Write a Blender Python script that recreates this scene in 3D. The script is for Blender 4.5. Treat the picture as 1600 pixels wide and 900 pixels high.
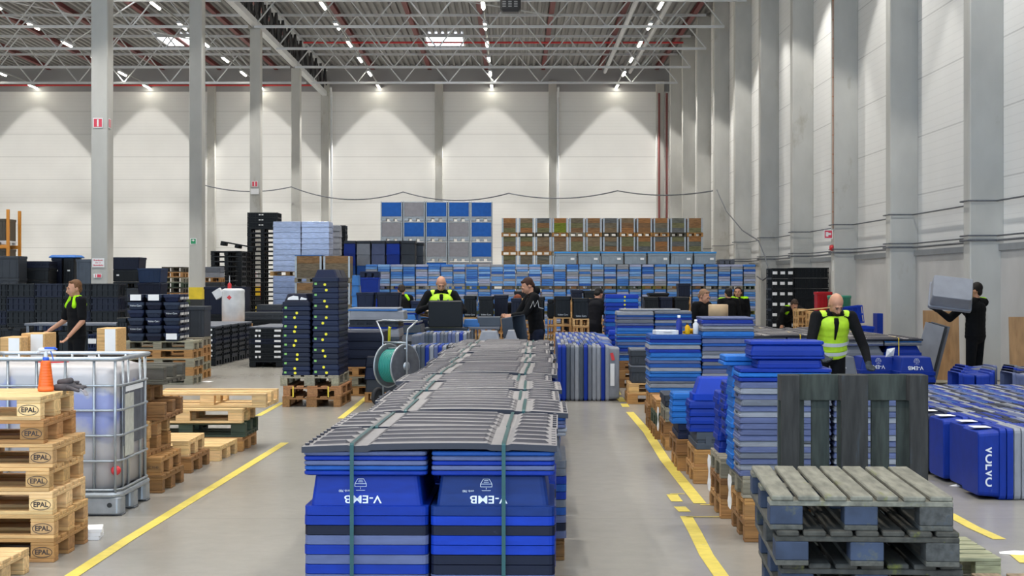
import bpy, bmesh, math, random
from mathutils import Vector, Matrix, Euler
for _o in list(bpy.data.objects): bpy.data.objects.remove(_o)
S = bpy.context.scene
COL = S.collection
PI = math.pi
F, H = 2600.0, 1.71            # focal length in pixels of the 1600 px frame, eye height in metres
# ---------------------------------------------------------------- camera, light, exposure
cam = bpy.data.cameras.new('camera'); camo = bpy.data.objects.new('camera', cam); COL.objects.link(camo)
camo.location = (0, 0, H); camo.rotation_euler = (PI/2, 0, 0)
cam.sensor_width = 36; cam.lens = F/1600*36; cam.shift_y = -10/1600; cam.clip_start = .1; cam.clip_end = 400
S.camera = camo
S.view_settings.view_transform = 'Standard'; S.view_settings.look = 'None'; S.view_settings.gamma = 1
S.view_settings.use_curve_mapping = False
S.view_settings.exposure = 0.0
world = bpy.data.worlds.new('daylight'); S.world = world; world.use_nodes = True
wb = world.node_tree.nodes['Background']; wb.inputs[0].default_value = (.62, .80, 1.0, 1); wb.inputs[1].default_value = 3.4
LAMP_W = 1150.0                 # watts of one ceiling luminaire
LAMP_COL = (1.0, .97, .91)
LAMP_X = [-31.1, -25.1, -19.15, -13.2, -7.0, -1.07, 5.5]
LAMP_Y = [87.2, 81.8, 76.6, 71.6, 66.6, 61.6, 56.6, 51.6, 44, 36, 28, 20, 12, 4]
def lamp_light(x, y, z, k=1.0, ang=84):
    l = bpy.data.lights.new('ceiling_lamp_light', 'SPOT'); l.energy = LAMP_W*k; l.color = LAMP_COL
    l.spot_size = math.radians(ang); l.spot_blend = .15; l.shadow_soft_size = .12
    if ang < 90:               # back row only: beam shape invented to light the wall evenly
        l.use_nodes = True; nt = l.node_tree; N = nt.nodes; L = nt.links; em = N['Emission']
        g = N.new('ShaderNodeNewGeometry'); sx = N.new('ShaderNodeSeparateXYZ'); L.new(g.outputs['Incoming'], sx.inputs[0])
        ab = N.new('ShaderNodeMath'); ab.operation = 'ABSOLUTE'; L.new(sx.outputs[1], ab.inputs[0])
        mx = N.new('ShaderNodeMath'); mx.operation = 'MAXIMUM'; mx.inputs[1].default_value = .15; L.new(ab.outputs[0], mx.inputs[0])
        pw = N.new('ShaderNodeMath'); pw.operation = 'POWER'; pw.inputs[1].default_value = -3.0; L.new(mx.outputs[0], pw.inputs[0])
        ml = N.new('ShaderNodeMath'); ml.operation = 'MULTIPLY'; ml.inputs[1].default_value = .0095; L.new(pw.outputs[0], ml.inputs[0])
        L.new(ml.outputs[0], em.inputs['Strength'])
    o = bpy.data.objects.new('ceiling_lamp_light', l); o.location = (x, y, z); COL.objects.link(o)
    return o
S.cycles.max_bounces = 7; S.cycles.diffuse_bounces = 5; S.cycles.glossy_bounces = 3
S.cycles.sample_clamp_indirect = 6; S.cycles.caustics_reflective = False; S.cycles.caustics_refractive = False
# ---------------------------------------------------------------- helpers
def P(px, py, Y): return ((px-800)*Y/F, Y, H+(440-py)*Y/F)
def G(px, py):
    Y = F*H/(py-440); return ((px-800)*Y/F, Y)
def hexc(h, k=1.0):
    h = h.lstrip('#'); r = []
    for i in (0, 2, 4):
        c = int(h[i:i+2], 16)/255; c = c/12.92 if c <= .04045 else ((c+.055)/1.055)**2.4
        r.append(min(1, c*k))
    return (*r, 1)
class MB:
    """collects shapes into one mesh"""
    def __init__(s): s.v = []; s.f = []; s.m = []
    def add(s, v, f, m=0):
        b = len(s.v); s.v += [tuple(x) for x in v]; s.f += [tuple(i+b for i in q) for q in f]; s.m += [m]*len(f); return s
    def box(s, x0, x1, y0, y1, z0, z1, m=0, M=None):
        v = [Vector(p) for p in ((x0,y0,z0),(x1,y0,z0),(x1,y1,z0),(x0,y1,z0),(x0,y0,z1),(x1,y0,z1),(x1,y1,z1),(x0,y1,z1))]
        if M is not None: v = [M @ p for p in v]
        return s.add(v, [(0,3,2,1),(4,5,6,7),(0,1,5,4),(1,2,6,5),(2,3,7,6),(3,0,4,7)], m)
    def bbox(s, x0, x1, y0, y1, z0, z1, b=.004, m=0, M=None):
        """box with chamfered edges"""
        b = min(b, (x1-x0)/2.5, (y1-y0)/2.5, (z1-z0)/2.5)
        v = []; idx = {}
        for xi, (X, sx) in enumerate(((x0,1),(x1,-1))):
            for yi, (Y, sy) in enumerate(((y0,1),(y1,-1))):
                for zi, (Z, sz) in enumerate(((z0,1),(z1,-1))):
                    for a in range(3):
                        idx[xi,yi,zi,a] = len(v)
                        v.append(Vector((X+(0 if a==0 else b*sx), Y+(0 if a==1 else b*sy), Z+(0 if a==2 else b*sz))))
        f = []
        I = lambda x,y,z,a: idx[x,y,z,a]
        f += [(I(0,0,0,0),I(0,0,1,0),I(0,1,1,0),I(0,1,0,0)), (I(1,0,0,0),I(1,1,0,0),I(1,1,1,0),I(1,0,1,0))]
        f += [(I(0,0,0,1),I(1,0,0,1),I(1,0,1,1),I(0,0,1,1)), (I(0,1,0,1),I(0,1,1,1),I(1,1,1,1),I(1,1,0,1))]
        f += [(I(0,0,0,2),I(0,1,0,2),I(1,1,0,2),I(1,0,0,2)), (I(0,0,1,2),I(1,0,1,2),I(1,1,1,2),I(0,1,1,2))]
        for p in (0,1):
            for q in (0,1):
                f.append((I(p,q,0,0),I(p,q,1,0),I(p,q,1,1),I(p,q,0,1)))
                f.append((I(p,0,q,0),I(p,1,q,0),I(p,1,q,2),I(p,0,q,2)))
                f.append((I(0,p,q,1),I(1,p,q,1),I(1,p,q,2),I(0,p,q,2)))
                for r in (0,1): f.append((I(p,q,r,0),I(p,q,r,1),I(p,q,r,2)))
        if M is not None: v = [M @ p for p in v]
        return s.add(v, f, m)
    def tube(s, pts, r, n=8, m=0, caps=True, closed=False):
        pts = [Vector(p) for p in pts]; N = len(pts); rs = r if isinstance(r, (list, tuple)) else [r]*N
        vv = []; prev = None
        for i, p in enumerate(pts):
            a = pts[(i-1) % N] if (closed or i > 0) else p; b = pts[(i+1) % N] if (closed or i < N-1) else p
            d = (b-a).normalized() if (b-a).length > 1e-9 else Vector((0,0,1))
            if prev is None:
                u = d.cross(Vector((0,0,1)));
                if u.length < 1e-3: u = d.cross(Vector((0,1,0)))
                u.normalize()
            else:
                u = prev - d*prev.dot(d)
                if u.length < 1e-6: u = d.orthogonal()
                u.normalize()
            prev = u; w = d.cross(u)
            for k in range(n):
                t = 2*PI*k/n; vv.append(p+(u*math.cos(t)+w*math.sin(t))*rs[i])
        f = []
        for i in range(N if closed else N-1):
            j = (i+1) % N
            for k in range(n): f.append((i*n+k, i*n+(k+1)%n, j*n+(k+1)%n, j*n+k))
        if caps and not closed: f += [tuple(range(n))[::-1], tuple((N-1)*n+k for k in range(n))]
        return s.add(vv, f, m)
    def flat(s, pts, w, t, side=(1,0,0), m=0):
        """flat strip of width w, thickness t along pts; side = width direction"""
        sd = Vector(side).normalized(); pts = [Vector(p) for p in pts]; vv = []
        for i, p in enumerate(pts):
            a = pts[max(i-1,0)]; b = pts[min(i+1,len(pts)-1)]; d = (b-a).normalized(); n_ = sd.cross(d)
            for q, r in ((-1,-1),(1,-1),(1,1),(-1,1)): vv.append(p+sd*w/2*q+n_*t/2*r)
        f = [(4*i+k, 4*i+(k+1)%4, 4*i+4+(k+1)%4, 4*i+4+k) for i in range(len(pts)-1) for k in range(4)]
        f += [(3,2,1,0), tuple(4*(len(pts)-1)+k for k in range(4))]
        return s.add(vv, f, m)
    def lathe(s, prof, n=20, m=0, M=None, cap=True):
        vv = []
        for r, z in prof:
            for k in range(n):
                t = 2*PI*k/n; p = Vector((r*math.cos(t), r*math.sin(t), z)); vv.append(M @ p if M is not None else p)
        L = len(prof); f = [(i*n+k, i*n+(k+1)%n, (i+1)*n+(k+1)%n, (i+1)*n+k) for i in range(L-1) for k in range(n)]
        if cap: f += [tuple(range(n))[::-1], tuple((L-1)*n+k for k in range(n))]
        return s.add(vv, f, m)
    def caps(s, a, b, ra, rb, n=12, m=0):
        """tapered capsule"""
        a = Vector(a); b = Vector(b); d = (b-a); L = d.length or 1e-6; d = d/L
        pts = []; rs = []
        for t in (-.98, -.7, -.35): pts.append(a+d*ra*t); rs.append(ra*math.sqrt(1-t*t))
        pts.append(a); rs.append(ra); pts.append(b); rs.append(rb)
        for t in (.35, .7, .98): pts.append(b+d*rb*t); rs.append(rb*math.sqrt(1-t*t))
        return s.tube(pts, rs, n, m)
    def ell(s, c, r, M=None, n=14, k=10, m=0):
        vv = []; c = Vector(c)
        for i in range(k+1):
            ph = -PI/2+PI*i/k; ph = max(min(ph, PI/2-.06), -PI/2+.06)
            for j in range(n):
                t = 2*PI*j/n; p = Vector((r[0]*math.cos(ph)*math.cos(t), r[1]*math.cos(ph)*math.sin(t), r[2]*math.sin(ph)))
                vv.append((M @ p if M is not None else p)+c)
        f = [(i*n+j, i*n+(j+1)%n, (i+1)*n+(j+1)%n, (i+1)*n+j) for i in range(k) for j in range(n)]
        f += [tuple(range(n))[::-1], tuple(k*n+j for j in range(n))]
        return s.add(vv, f, m)
    def rrings(s, rings, seg=3, cap0=False, cap1=False, m=0):
        """loft of rounded rectangles (hx, hy, z, radius)"""
        vv = []; n = 4*(seg+1)
        for hx, hy, z, r in rings:
            r = min(r, hx, hy)
            for q, (sx, sy) in enumerate(((1,1),(-1,1),(-1,-1),(1,-1))):
                for k in range(seg+1):
                    t = PI/2*(q+k/seg); vv.append((sx*(hx-r)+r*math.cos(t), sy*(hy-r)+r*math.sin(t), z))
        f = [(i*n+k, i*n+(k+1)%n, (i+1)*n+(k+1)%n, (i+1)*n+k) for i in range(len(rings)-1) for k in range(n)]
        if cap0: f.append(tuple(range(n))[::-1])
        if cap1: f.append(tuple((len(rings)-1)*n+k for k in range(n)))
        return s.add(vv, f, m)
    def mesh(s, name, mats=(), smooth=False):
        me = bpy.data.meshes.new(name); me.from_pydata(s.v, [], s.f)
        for x in mats: me.materials.append(x)
        if any(s.m): me.polygons.foreach_set('material_index', s.m)
        if smooth: me.polygons.foreach_set('use_smooth', [True]*len(s.f))
        me.validate(); me.update(); return me
def O(name, me=None, loc=(0,0,0), rot=0, col=None, par=None, lab=None, cat=None, grp=None, kind=None, sc=None):
    o = bpy.data.objects.new(name, me); COL.objects.link(o)
    o.location = loc; o.rotation_euler = (0, 0, rot) if isinstance(rot, (int, float)) else rot
    if sc is not None: o.scale = sc
    if col is not None: o.color = col
    if par is not None: o.parent = par
    if lab: o['label'] = lab
    if cat: o['category'] = cat
    if grp: o['group'] = grp
    if kind: o['kind'] = kind
    return o
def ST(name, me, loc=(0,0,0), rot=0, col=None, par=None, **k): return O(name, me, loc, rot, col, par, kind='structure', **k)
ORD = ['topmost','second from the top','third from the top','fourth from the top','fifth from the top','sixth from the top','seventh from the top','eighth from the top','ninth from the top','tenth from the top','eleventh from the top','twelfth from the top','thirteenth from the top','fourteenth from the top','fifteenth from the top','sixteenth from the top','seventeenth from the top','eighteenth from the top','nineteenth from the top','twentieth from the top','twenty-first from the top','twenty-second from the top','twenty-third from the top','twenty-fourth from the top','twenty-fifth from the top']
def top(i): return ORD[i] if i < len(ORD) else '%dth from the top' % (i+1)
NTH = ['first','second','third','fourth','fifth','sixth','seventh','eighth','ninth','tenth','eleventh','twelfth','thirteenth','fourteenth','fifteenth','sixteenth','seventeenth','eighteenth','nineteenth','twentieth','twenty-first','twenty-second','twenty-third','twenty-fourth','twenty-fifth','twenty-sixth','twenty-seventh','twenty-eighth','twenty-ninth','thirtieth','thirty-first','thirty-second']
# ---------------------------------------------------------------- materials
def mat(name, base=(.5,.5,.5,1), rough=.5, metal=0, objcol=False, noise=0, nscale=8, spec=.5, bump=0, emis=None, estr=0, stretch=(1,1,1), coord='Object', stain=None, sscale=1.5, sthr=.55):
    m = bpy.data.materials.new(name); m.use_nodes = True; nt = m.node_tree; N = nt.nodes; L = nt.links
    b = N['Principled BSDF']; b.inputs['Roughness'].default_value = rough; b.inputs['Metallic'].default_value = metal
    b.inputs['Specular IOR Level'].default_value = spec
    if objcol:
        oi = N.new('ShaderNodeObjectInfo'); src = oi.outputs['Color']
    else:
        rgb = N.new('ShaderNodeRGB'); rgb.outputs[0].default_value = base; src = rgb.outputs[0]
    tc = N.new('ShaderNodeTexCoord'); mp = N.new('ShaderNodeMapping'); mp.inputs['Scale'].default_value = stretch
    L.new(tc.outputs[coord], mp.inputs[0])
    off = N.new('ShaderNodeObjectInfo'); add = N.new('ShaderNodeVectorMath'); add.operation = 'ADD'
    mul = N.new('ShaderNodeMath'); mul.operation = 'MULTIPLY'; mul.inputs[1].default_value = 37.0
    L.new(off.outputs['Random'], mul.inputs[0]); L.new(mp.outputs[0], add.inputs[0]); L.new(mul.outputs[0], add.inputs[1])
    if noise:
        n = N.new('ShaderNodeTexNoise'); n.inputs['Scale'].default_value = nscale; n.inputs['Detail'].default_value = 4
        L.new(add.outputs[0], n.inputs['Vector'])
        mr = N.new('ShaderNodeMapRange'); mr.inputs[1].default_value = .3; mr.inputs[2].default_value = .7
        mr.inputs[3].default_value = 1-noise; mr.inputs[4].default_value = 1+noise*.6
        L.new(n.outputs[0], mr.inputs[0])
        mx = N.new('ShaderNodeVectorMath'); mx.operation = 'SCALE'; L.new(src, mx.inputs[0]); L.new(mr.outputs[0], mx.inputs['Scale'])
        src = mx.outputs[0]
        if bump:
            bp = N.new('ShaderNodeBump'); bp.inputs['Strength'].default_value = bump; bp.inputs['Distance'].default_value = .01
            L.new(n.outputs[0], bp.inputs['Height']); L.new(bp.outputs[0], b.inputs['Normal'])
    if stain is not None:
        n2 = N.new('ShaderNodeTexNoise'); n2.inputs['Scale'].default_value = sscale; n2.inputs['Detail'].default_value = 6
        n2.inputs['Roughness'].default_value = .65
        L.new(add.outputs[0], n2.inputs['Vector'])
        m2 = N.new('ShaderNodeMapRange'); m2.inputs[1].default_value = sthr; m2.inputs[2].default_value = sthr+.18
        L.new(n2.outputs[0], m2.inputs[0])
        mix = N.new('ShaderNodeMix'); mix.data_type = 'RGBA'; L.new(m2.outputs[0], mix.inputs[0]); L.new(src, mix.inputs[6]); mix.inputs[7].default_value = stain
        src = mix.outputs[2]
    L.new(src, b.inputs['Base Color'])
    if emis: b.inputs['Emission Color'].default_value = emis; b.inputs['Emission Strength'].default_value = estr
    return m
def panel_mat(name, base, axis_step=1.2, zoff=1.1, dark=.72, rough=.55, fine=.06, zcut=None, lowcol=None):
    """coated wall panels with horizontal joints every axis_step and fine horizontal ribs"""
    m = mat(name, base, rough, noise=.035, nscale=.7); nt = m.node_tree; N = nt.nodes; L = nt.links; b = N['Principled BSDF']
    src = b.inputs['Base Color'].links[0].from_socket
    g = N.new('ShaderNodeNewGeometry'); sx = N.new('ShaderNodeSeparateXYZ'); L.new(g.outputs['Position'], sx.inputs[0])
    def mth(op, a, bb):
        q = N.new('ShaderNodeMath'); q.operation = op
        for i, x in enumerate((a, bb)):
            if isinstance(x, (int, float)): q.inputs[i].default_value = x
            else: L.new(x, q.inputs[i])
        return q.outputs[0]
    t = mth('FRACT', mth('DIVIDE', mth('SUBTRACT', sx.outputs[2], zoff), axis_step), 0)
    j = mth('LESS_THAN', t, .022)
    r = mth('FRACT', mth('DIVIDE', sx.outputs[2], .15), 0); r = mth('LESS_THAN', r, .12)
    k = mth('SUBTRACT', 1.0, mth('ADD', mth('MULTIPLY', j, 1-dark), mth('MULTIPLY', r, fine)))
    s = N.new('ShaderNodeVectorMath'); s.operation = 'SCALE'; L.new(src, s.inputs[0]); L.new(k, s.inputs['Scale'])
    L.new(s.outputs[0], b.inputs['Base Color']); return m
M = {}
M['plastic'] = mat('plastic', objcol=True, rough=.45, noise=.10, nscale=6, stain=None, spec=.28)
M['plastic_worn'] = mat('plastic_worn', objcol=True, rough=.5, noise=.14, nscale=9, spec=.28, stretch=(1,1,4), stain=(.30,.36,.50,1), sscale=5, sthr=.70)
M['wood'] = mat('pallet_wood', objcol=True, rough=.75, noise=.28, nscale=7, stretch=(.6,6,6), bump=.3)
M['wood_old'] = mat('weathered_wood', objcol=True, rough=.85, noise=.4, nscale=6, stretch=(1,6,6), bump=.5, stain=(.035,.05,.07,1), sscale=3, sthr=.6)
M['paper'] = mat('paper', (.82,.82,.83,1), rough=.8, noise=.03)
M['print'] = mat('print_white', (.75,.8,.86,1), rough=.6)
M['ink'] = mat('ink', (.05,.035,.03,1), rough=.8)
M['steel'] = mat('galvanised_steel', (.42,.45,.48,1), rough=.42, metal=.7, noise=.15, nscale=12)
M['steel_dark'] = mat('dull_steel', (.14,.15,.17,1), rough=.5, metal=.5, noise=.2, nscale=14)
M['white_metal'] = mat('white_painted_steel', (.62,.64,.67,1), rough=.4, noise=.05, nscale=3)
M['grey_metal'] = mat('grey_painted_steel', (.34,.35,.36,1), rough=.5, noise=.08, nscale=3)
M['dark_metal'] = mat('dark_steel', (.03,.03,.035,1), rough=.5)
M['red_metal'] = mat('red_primer_steel', (.17,.035,.035,1), rough=.6)
M['red'] = mat('red_paint', (.62,.03,.035,1), rough=.4)
M['sign_red'] = mat('sign_red', (.68,.05,.09,1), rough=.5)
M['sign_green'] = mat('sign_green', (.02,.30,.13,1), rough=.5)
M['yellow'] = mat('yellow_paint', (.80,.60,.03,1), rough=.55, noise=.12, nscale=5)
M['black_paint'] = mat('black_paint', (.025,.028,.03,1), rough=.55)
M['deck'] = mat('roof_deck', (.27,.27,.27,1), rough=.6, noise=.06, nscale=1)
M['concrete'] = mat('concrete_column', (.50,.495,.47,1), rough=.8, noise=.12, nscale=1.6, stretch=(1,1,.5), stain=(.30,.27,.21,1), sscale=1.1, sthr=.62, bump=.1)
M['concrete_wall'] = mat('concrete_plinth', (.50,.49,.48,1), rough=.8, noise=.10, nscale=1.2)
M['wall'] = panel_mat('wall_panel', (.82,.815,.80,1))
M['wall_top'] = mat('upper_wall_strip', (.34,.34,.35,1), rough=.6)
M['glass_sky'] = mat('skylight_pane', (.8,.85,.9,1), rough=.3, emis=(.93,.96,1,1), estr=5.0)
M['lamp'] = mat('lamp_tube', (.9,.9,.85,1), rough=.3, emis=(1,.95,.78,1), estr=26.0)
M['skin'] = mat('skin', objcol=True, rough=.55, noise=.05, nscale=30)
M['cloth'] = mat('cloth', objcol=True, rough=.9, noise=.25, nscale=18, bump=.4, spec=.2)
M['hair'] = mat('hair', objcol=True, rough=.7, noise=.3, nscale=60, spec=.3)
M['eye'] = mat('eye', (.03,.025,.02,1), rough=.3)
M['ply'] = mat('plywood', (.42,.24,.11,1), rough=.7, noise=.25, nscale=4, stretch=(3,3,.7), stain=(.30,.15,.06,1), sscale=3)
M['rubber'] = mat('rubber', (.02,.02,.022,1), rough=.7)
M['hose'] = mat('green_hose', (.02,.24,.20,1), rough=.3)
M['strap'] = mat('strap_band', objcol=True, rough=.35, noise=.1, nscale=30)
M['card'] = mat('cardboard', (.50,.36,.22,1), rough=.85, noise=.08)
M['film'] = mat('silver_crate', objcol=True, rough=.28, noise=.22, nscale=7, stretch=(1,1,6), metal=.35, bump=.5)
def floor_mat():
    m = mat('polished_concrete', (.315,.298,.265,1), rough=.2, noise=.07, nscale=.5, coord='Generated', stretch=(46,94,1)); nt = m.node_tree; N = nt.nodes; L = nt.links; b = N['Principled BSDF']
    src = b.inputs['Base Color'].links[0].from_socket
    tc = N.new('ShaderNodeTexCoord')
    n = N.new('ShaderNodeTexNoise'); n.inputs['Scale'].default_value = 6; n.inputs['Detail'].default_value = 8; n.inputs['Roughness'].default_value = .7
    L.new(tc.outputs['Object'], n.inputs['Vector'])
    mr = N.new('ShaderNodeMapRange'); mr.inputs[1].default_value = .35; mr.inputs[2].default_value = .7; mr.inputs[3].default_value = .95; mr.inputs[4].default_value = 1.03
    L.new(n.outputs[0], mr.inputs[0])
    # saw-cut joints every 6 m
    sx = N.new('ShaderNodeSeparateXYZ'); L.new(tc.outputs['Object'], sx.inputs[0])
    fr = N.new('ShaderNodeMath'); fr.operation = 'PINGPONG'; fr.inputs[1].default_value = 3.0; L.new(sx.outputs[1], fr.inputs[0])
    lt = N.new('ShaderNodeMath'); lt.operation = 'LESS_THAN'; lt.inputs[1].default_value = .012; L.new(fr.outputs[0], lt.inputs[0])
    ml = N.new('ShaderNodeMath'); ml.operation = 'MULTIPLY_ADD'; ml.inputs[1].default_value = -.14; L.new(lt.outputs[0], ml.inputs[0]); L.new(mr.outputs[0], ml.inputs[2])
    s = N.new('ShaderNodeVectorMath'); s.operation = 'SCALE'; L.new(src, s.inputs[0]); L.new(ml.outputs[0], s.inputs['Scale'])
    L.new(s.outputs[0], b.inputs['Base Color'])
    r = N.new('ShaderNodeMapRange'); r.inputs[3].default_value = .22; r.inputs[4].default_value = .28; L.new(n.outputs[0], r.inputs[0]); L.new(r.outputs[0], b.inputs['Roughness'])
    return m
M['floor'] = floor_mat()
def pad_sheen_mat():  # black plastic; grazing sheen painted as pale colour on upward faces
    m = mat('black_pad_painted_sheen', (.018,.018,.030,1), rough=.42, noise=.15, nscale=20, spec=.5); nt = m.node_tree; N = nt.nodes; L = nt.links; b = N['Principled BSDF']
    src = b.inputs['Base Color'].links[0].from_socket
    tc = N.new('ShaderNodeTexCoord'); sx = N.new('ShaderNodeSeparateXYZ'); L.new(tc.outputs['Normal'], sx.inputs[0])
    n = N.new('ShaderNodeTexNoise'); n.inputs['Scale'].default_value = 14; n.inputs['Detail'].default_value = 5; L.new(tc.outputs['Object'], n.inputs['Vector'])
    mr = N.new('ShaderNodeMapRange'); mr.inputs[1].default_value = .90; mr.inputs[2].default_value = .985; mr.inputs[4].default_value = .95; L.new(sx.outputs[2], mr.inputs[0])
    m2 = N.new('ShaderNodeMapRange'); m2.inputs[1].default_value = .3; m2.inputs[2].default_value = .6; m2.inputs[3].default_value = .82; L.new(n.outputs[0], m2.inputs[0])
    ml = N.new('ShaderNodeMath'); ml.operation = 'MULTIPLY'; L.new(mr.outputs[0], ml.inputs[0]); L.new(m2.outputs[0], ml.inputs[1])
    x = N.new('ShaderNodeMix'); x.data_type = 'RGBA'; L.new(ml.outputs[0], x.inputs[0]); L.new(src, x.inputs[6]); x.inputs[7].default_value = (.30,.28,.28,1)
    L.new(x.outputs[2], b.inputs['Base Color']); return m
M['pad'] = pad_sheen_mat()
C = dict(blue=hexc('#042d90'), lblue=hexc('#356fb4'), mblue=hexc('#1c4d98'), lilac=hexc('#5a6388'), grey=hexc('#686c76'), lgrey=hexc('#8d9099'), navy=hexc('#111c3a'), dnavy=hexc('#0e142a'),
         black=hexc('#0e1115'), dgrey=hexc('#34383f'), slate=hexc('#4a525e'), white=hexc('#dcdde0'), bright=hexc('#0434a4'), cyan=hexc('#1f68b8'))
W = dict(new=hexc('#cda36c'), lite=hexc('#d8b480'), mid=hexc('#ad7f4c'), brown=hexc('#8a6238'), old=hexc('#8b8574'), dark=hexc('#4f4a40'), black=hexc('#3a3936'), green=hexc('#3c4a3a'), bluey=hexc('#3c4c60'))
RZ = -math.radians(1.28)
# ================================================================ THE HALL
WX, CX = 8.45, 7.87            # right wall plane, inner face of its columns
YB, ZT = 88.0, 13.1            # back wall, roof deck
def plane(x0, x1, y0, y1, z0, z1): return MB().box(x0, x1, y0, y1, z0, z1)
ST('floor', plane(-40, WX+.3, -6, YB+.3, -.2, 0).mesh('floor', [M['floor']]))
ST('wall_back', plane(-40, WX+.3, YB, YB+.3, 0, 11.75).mesh('wall_back', [M['wall']]))
ST('trim_back', plane(-40, WX+.3, YB-.03, YB+.3, 11.75, ZT+.14).mesh('trim_back', [M['wall_top']]))
ST('wall_right', plane(WX, WX+.3, -6, YB+.3, 2.35, ZT+.14).mesh('wall_right', [M['wall']]))
ST('wall_plinth', plane(WX-.05, WX+.3, -6, YB, 0, 2.25).mesh('wall_plinth', [M['concrete_wall']]))
ST('trim_ledge', plane(WX-.09, WX+.3, -6, YB, 2.25, 2.36).mesh('trim_ledge', [M['grey_metal']]))
ST('wall_left', plane(-40.3, -40, -6, YB+.3, 0, ZT+.14).mesh('wall_left', [M['wall']]))
# roof deck: trapezoid corrugation running along the hall
mb = MB(); xs = []; x = -40.0
while x < WX+.3:
    xs += [(x, 0), (x+.11, 0), (x+.14, .10), (x+.26, .10), (x+.29, 0)]; x += .30
v = [(a, yy, ZT+b) for yy in (-6, YB+.3) for a, b in xs]; n = len(xs)
mb.add(v, [(i, i+1, n+i+1, n+i) for i in range(n-1)])
mb.box(-40.3, WX+.3, -6, YB+.3, ZT+.14, ZT+.3)
ST('ceiling', mb.mesh('ceiling', [M['deck']]))
# skylights; those out of view are added for light
mb = MB(); mb.bbox(-.85, .85, -1.6, 1.6, 0, .04, .01, 1)
mb.box(-.95, -.85, -1.7, 1.7, -.02, .08); mb.box(.85, .95, -1.7, 1.7, -.02, .08); mb.box(-.85, .85, -1.7, -1.6, -.02, .08); mb.box(-.85, .85, 1.6, 1.7, -.02, .08)
sky_me = mb.mesh('skylight', [M['white_metal'], M['glass_sky']])
k = 0
for sx_ in (-27.6, -15.6, -3.15, ):
    for sy_ in (78.2, 65.4, 52, 40, 28, 16, 5):
        k += 1
        ST('window_%d' % k, sky_me, (sx_, sy_, ZT-.07))
# columns ----------------------------------------------------------------------------
col_me = MB().bbox(0, .40, 0, .57, 0, 11.45, .02).mesh('column', [M['concrete']])
for i, yy in enumerate((3.8, 15.8, 27.8, 39.8, 51.9, 63.9, 75.9)):
    if yy < 30: continue
    cx = -10.07
    c = ST('column', col_me, (cx, yy, 0))
    if i in (3, 4, 5):
        q = MB()
        q.box(-.012, .412, -.012, .582, .05, 1.53)
        q.box(-.015, .415, -.015, .585, .83, 1.16, 1)
        ST('warning_band', q.mesh('warning_band', [M['yellow'], M['black_paint']]), (0,0,0), par=c)
wcol = MB().bbox(0, .42, -.35, 0, 0, 12.3, .02).mesh('wall_column', [M['concrete']])
for i in range(-5, 3):
    ST('column', wcol, (-10.07+6*i, YB, 0))
ST('column', wcol, (7.6, YB, 0))
rcol = MB().bbox(CX, WX+.01, 0, .42, 0, ZT-.1, .02).mesh('side_column', [M['concrete']])
for i in range(-4, 10):
    ST('column', rcol, (0, 28.6+6.02*i, 0))
# conduits following the right wall columns
for nm, z0, r in (('wall_conduit', 2.42, .022), ('wall_conduit', 3.10, .016), ('wall_conduit', 2.50, .016)):
    pts = []
    for i in range(-2, 10):
        y0 = 28.6+6.02*i
        pts += [(WX-.12, y0-.05, z0), (CX-.04, y0-.05, z0), (CX-.04, y0+.47, z0), (WX-.12, y0+.47, z0)]
    ST(nm, MB().tube(pts, r, 6).mesh(nm, [M['steel_dark']]))
# trusses ------------------------------------------------------------------------------
def truss(length, depth, panel, ch=.10, web=.05, along='x'):
    q = MB(); n = int(length/panel)
    def B(a, b, w):
        q.tube([a, b], w*.62, 4)
    q.box(0, length, -ch/2, ch/2, 0, ch); q.box(0, length, -ch/2, ch/2, depth-ch, depth)
    for i in range(n):
        x0 = i*panel; xm = x0+panel/2; x1 = x0+panel
        B((x0, 0, ch/2), (xm, 0, depth-ch/2), web); B((xm, 0, depth-ch/2), (x1, 0, ch/2), web)
    return q
tr_me = truss(18.0, 1.5, 2.25).mesh('roof_truss', [M['white_metal']])
tr_me2 = truss(29.2, 1.5, 2.25).mesh('roof_truss', [M['white_metal']])
for i in range(-2, 6):
    yy = 51.7+6.0*i
    if yy < 39: continue
    o = ST('roof_truss', tr_me, (-9.87, yy, 11.42)); o = ST('roof_truss', tr_me2, (-39.3, yy, 11.42))
mb = MB()                      # deep girder along the column line
mb.box(-.13, .13, 0, 50, 0, .22, 0); mb.box(-.13, .13, 0, 50, 1.35, 1.52, 0)
for i in range(25):
    for sx_ in (-.09, .09):
        mb.tube([(sx_, i*2, .2), (sx_, i*2+1, 1.38)], .055, 4, 1); mb.tube([(sx_, i*2+1, 1.38), (sx_, i*2+2, .2)], .055, 4, 1)
ST('roof_girder', mb.mesh('roof_girder', [M['white_metal'], M['dark_metal']]), (-9.87, 38, 11.50))
# red primer purlins along the hall and bracing
pur = MB().box(-.10, .10, 0, 50, 0, .015); pur.box(-.012, .012, 0, 50, .015, .17); pur.box(-.1, .1, 0, 50, .17, .185)
pur = pur.mesh('roof_purlin', [M['red_metal']])
for i in range(-12, 4):
    x_ = -1.35+3.0*i+ (.9 if i < -3 else 0)
    if x_ > 7.8: continue
    ST('roof_purlin', pur, (x_, 38, 12.90))
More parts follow.
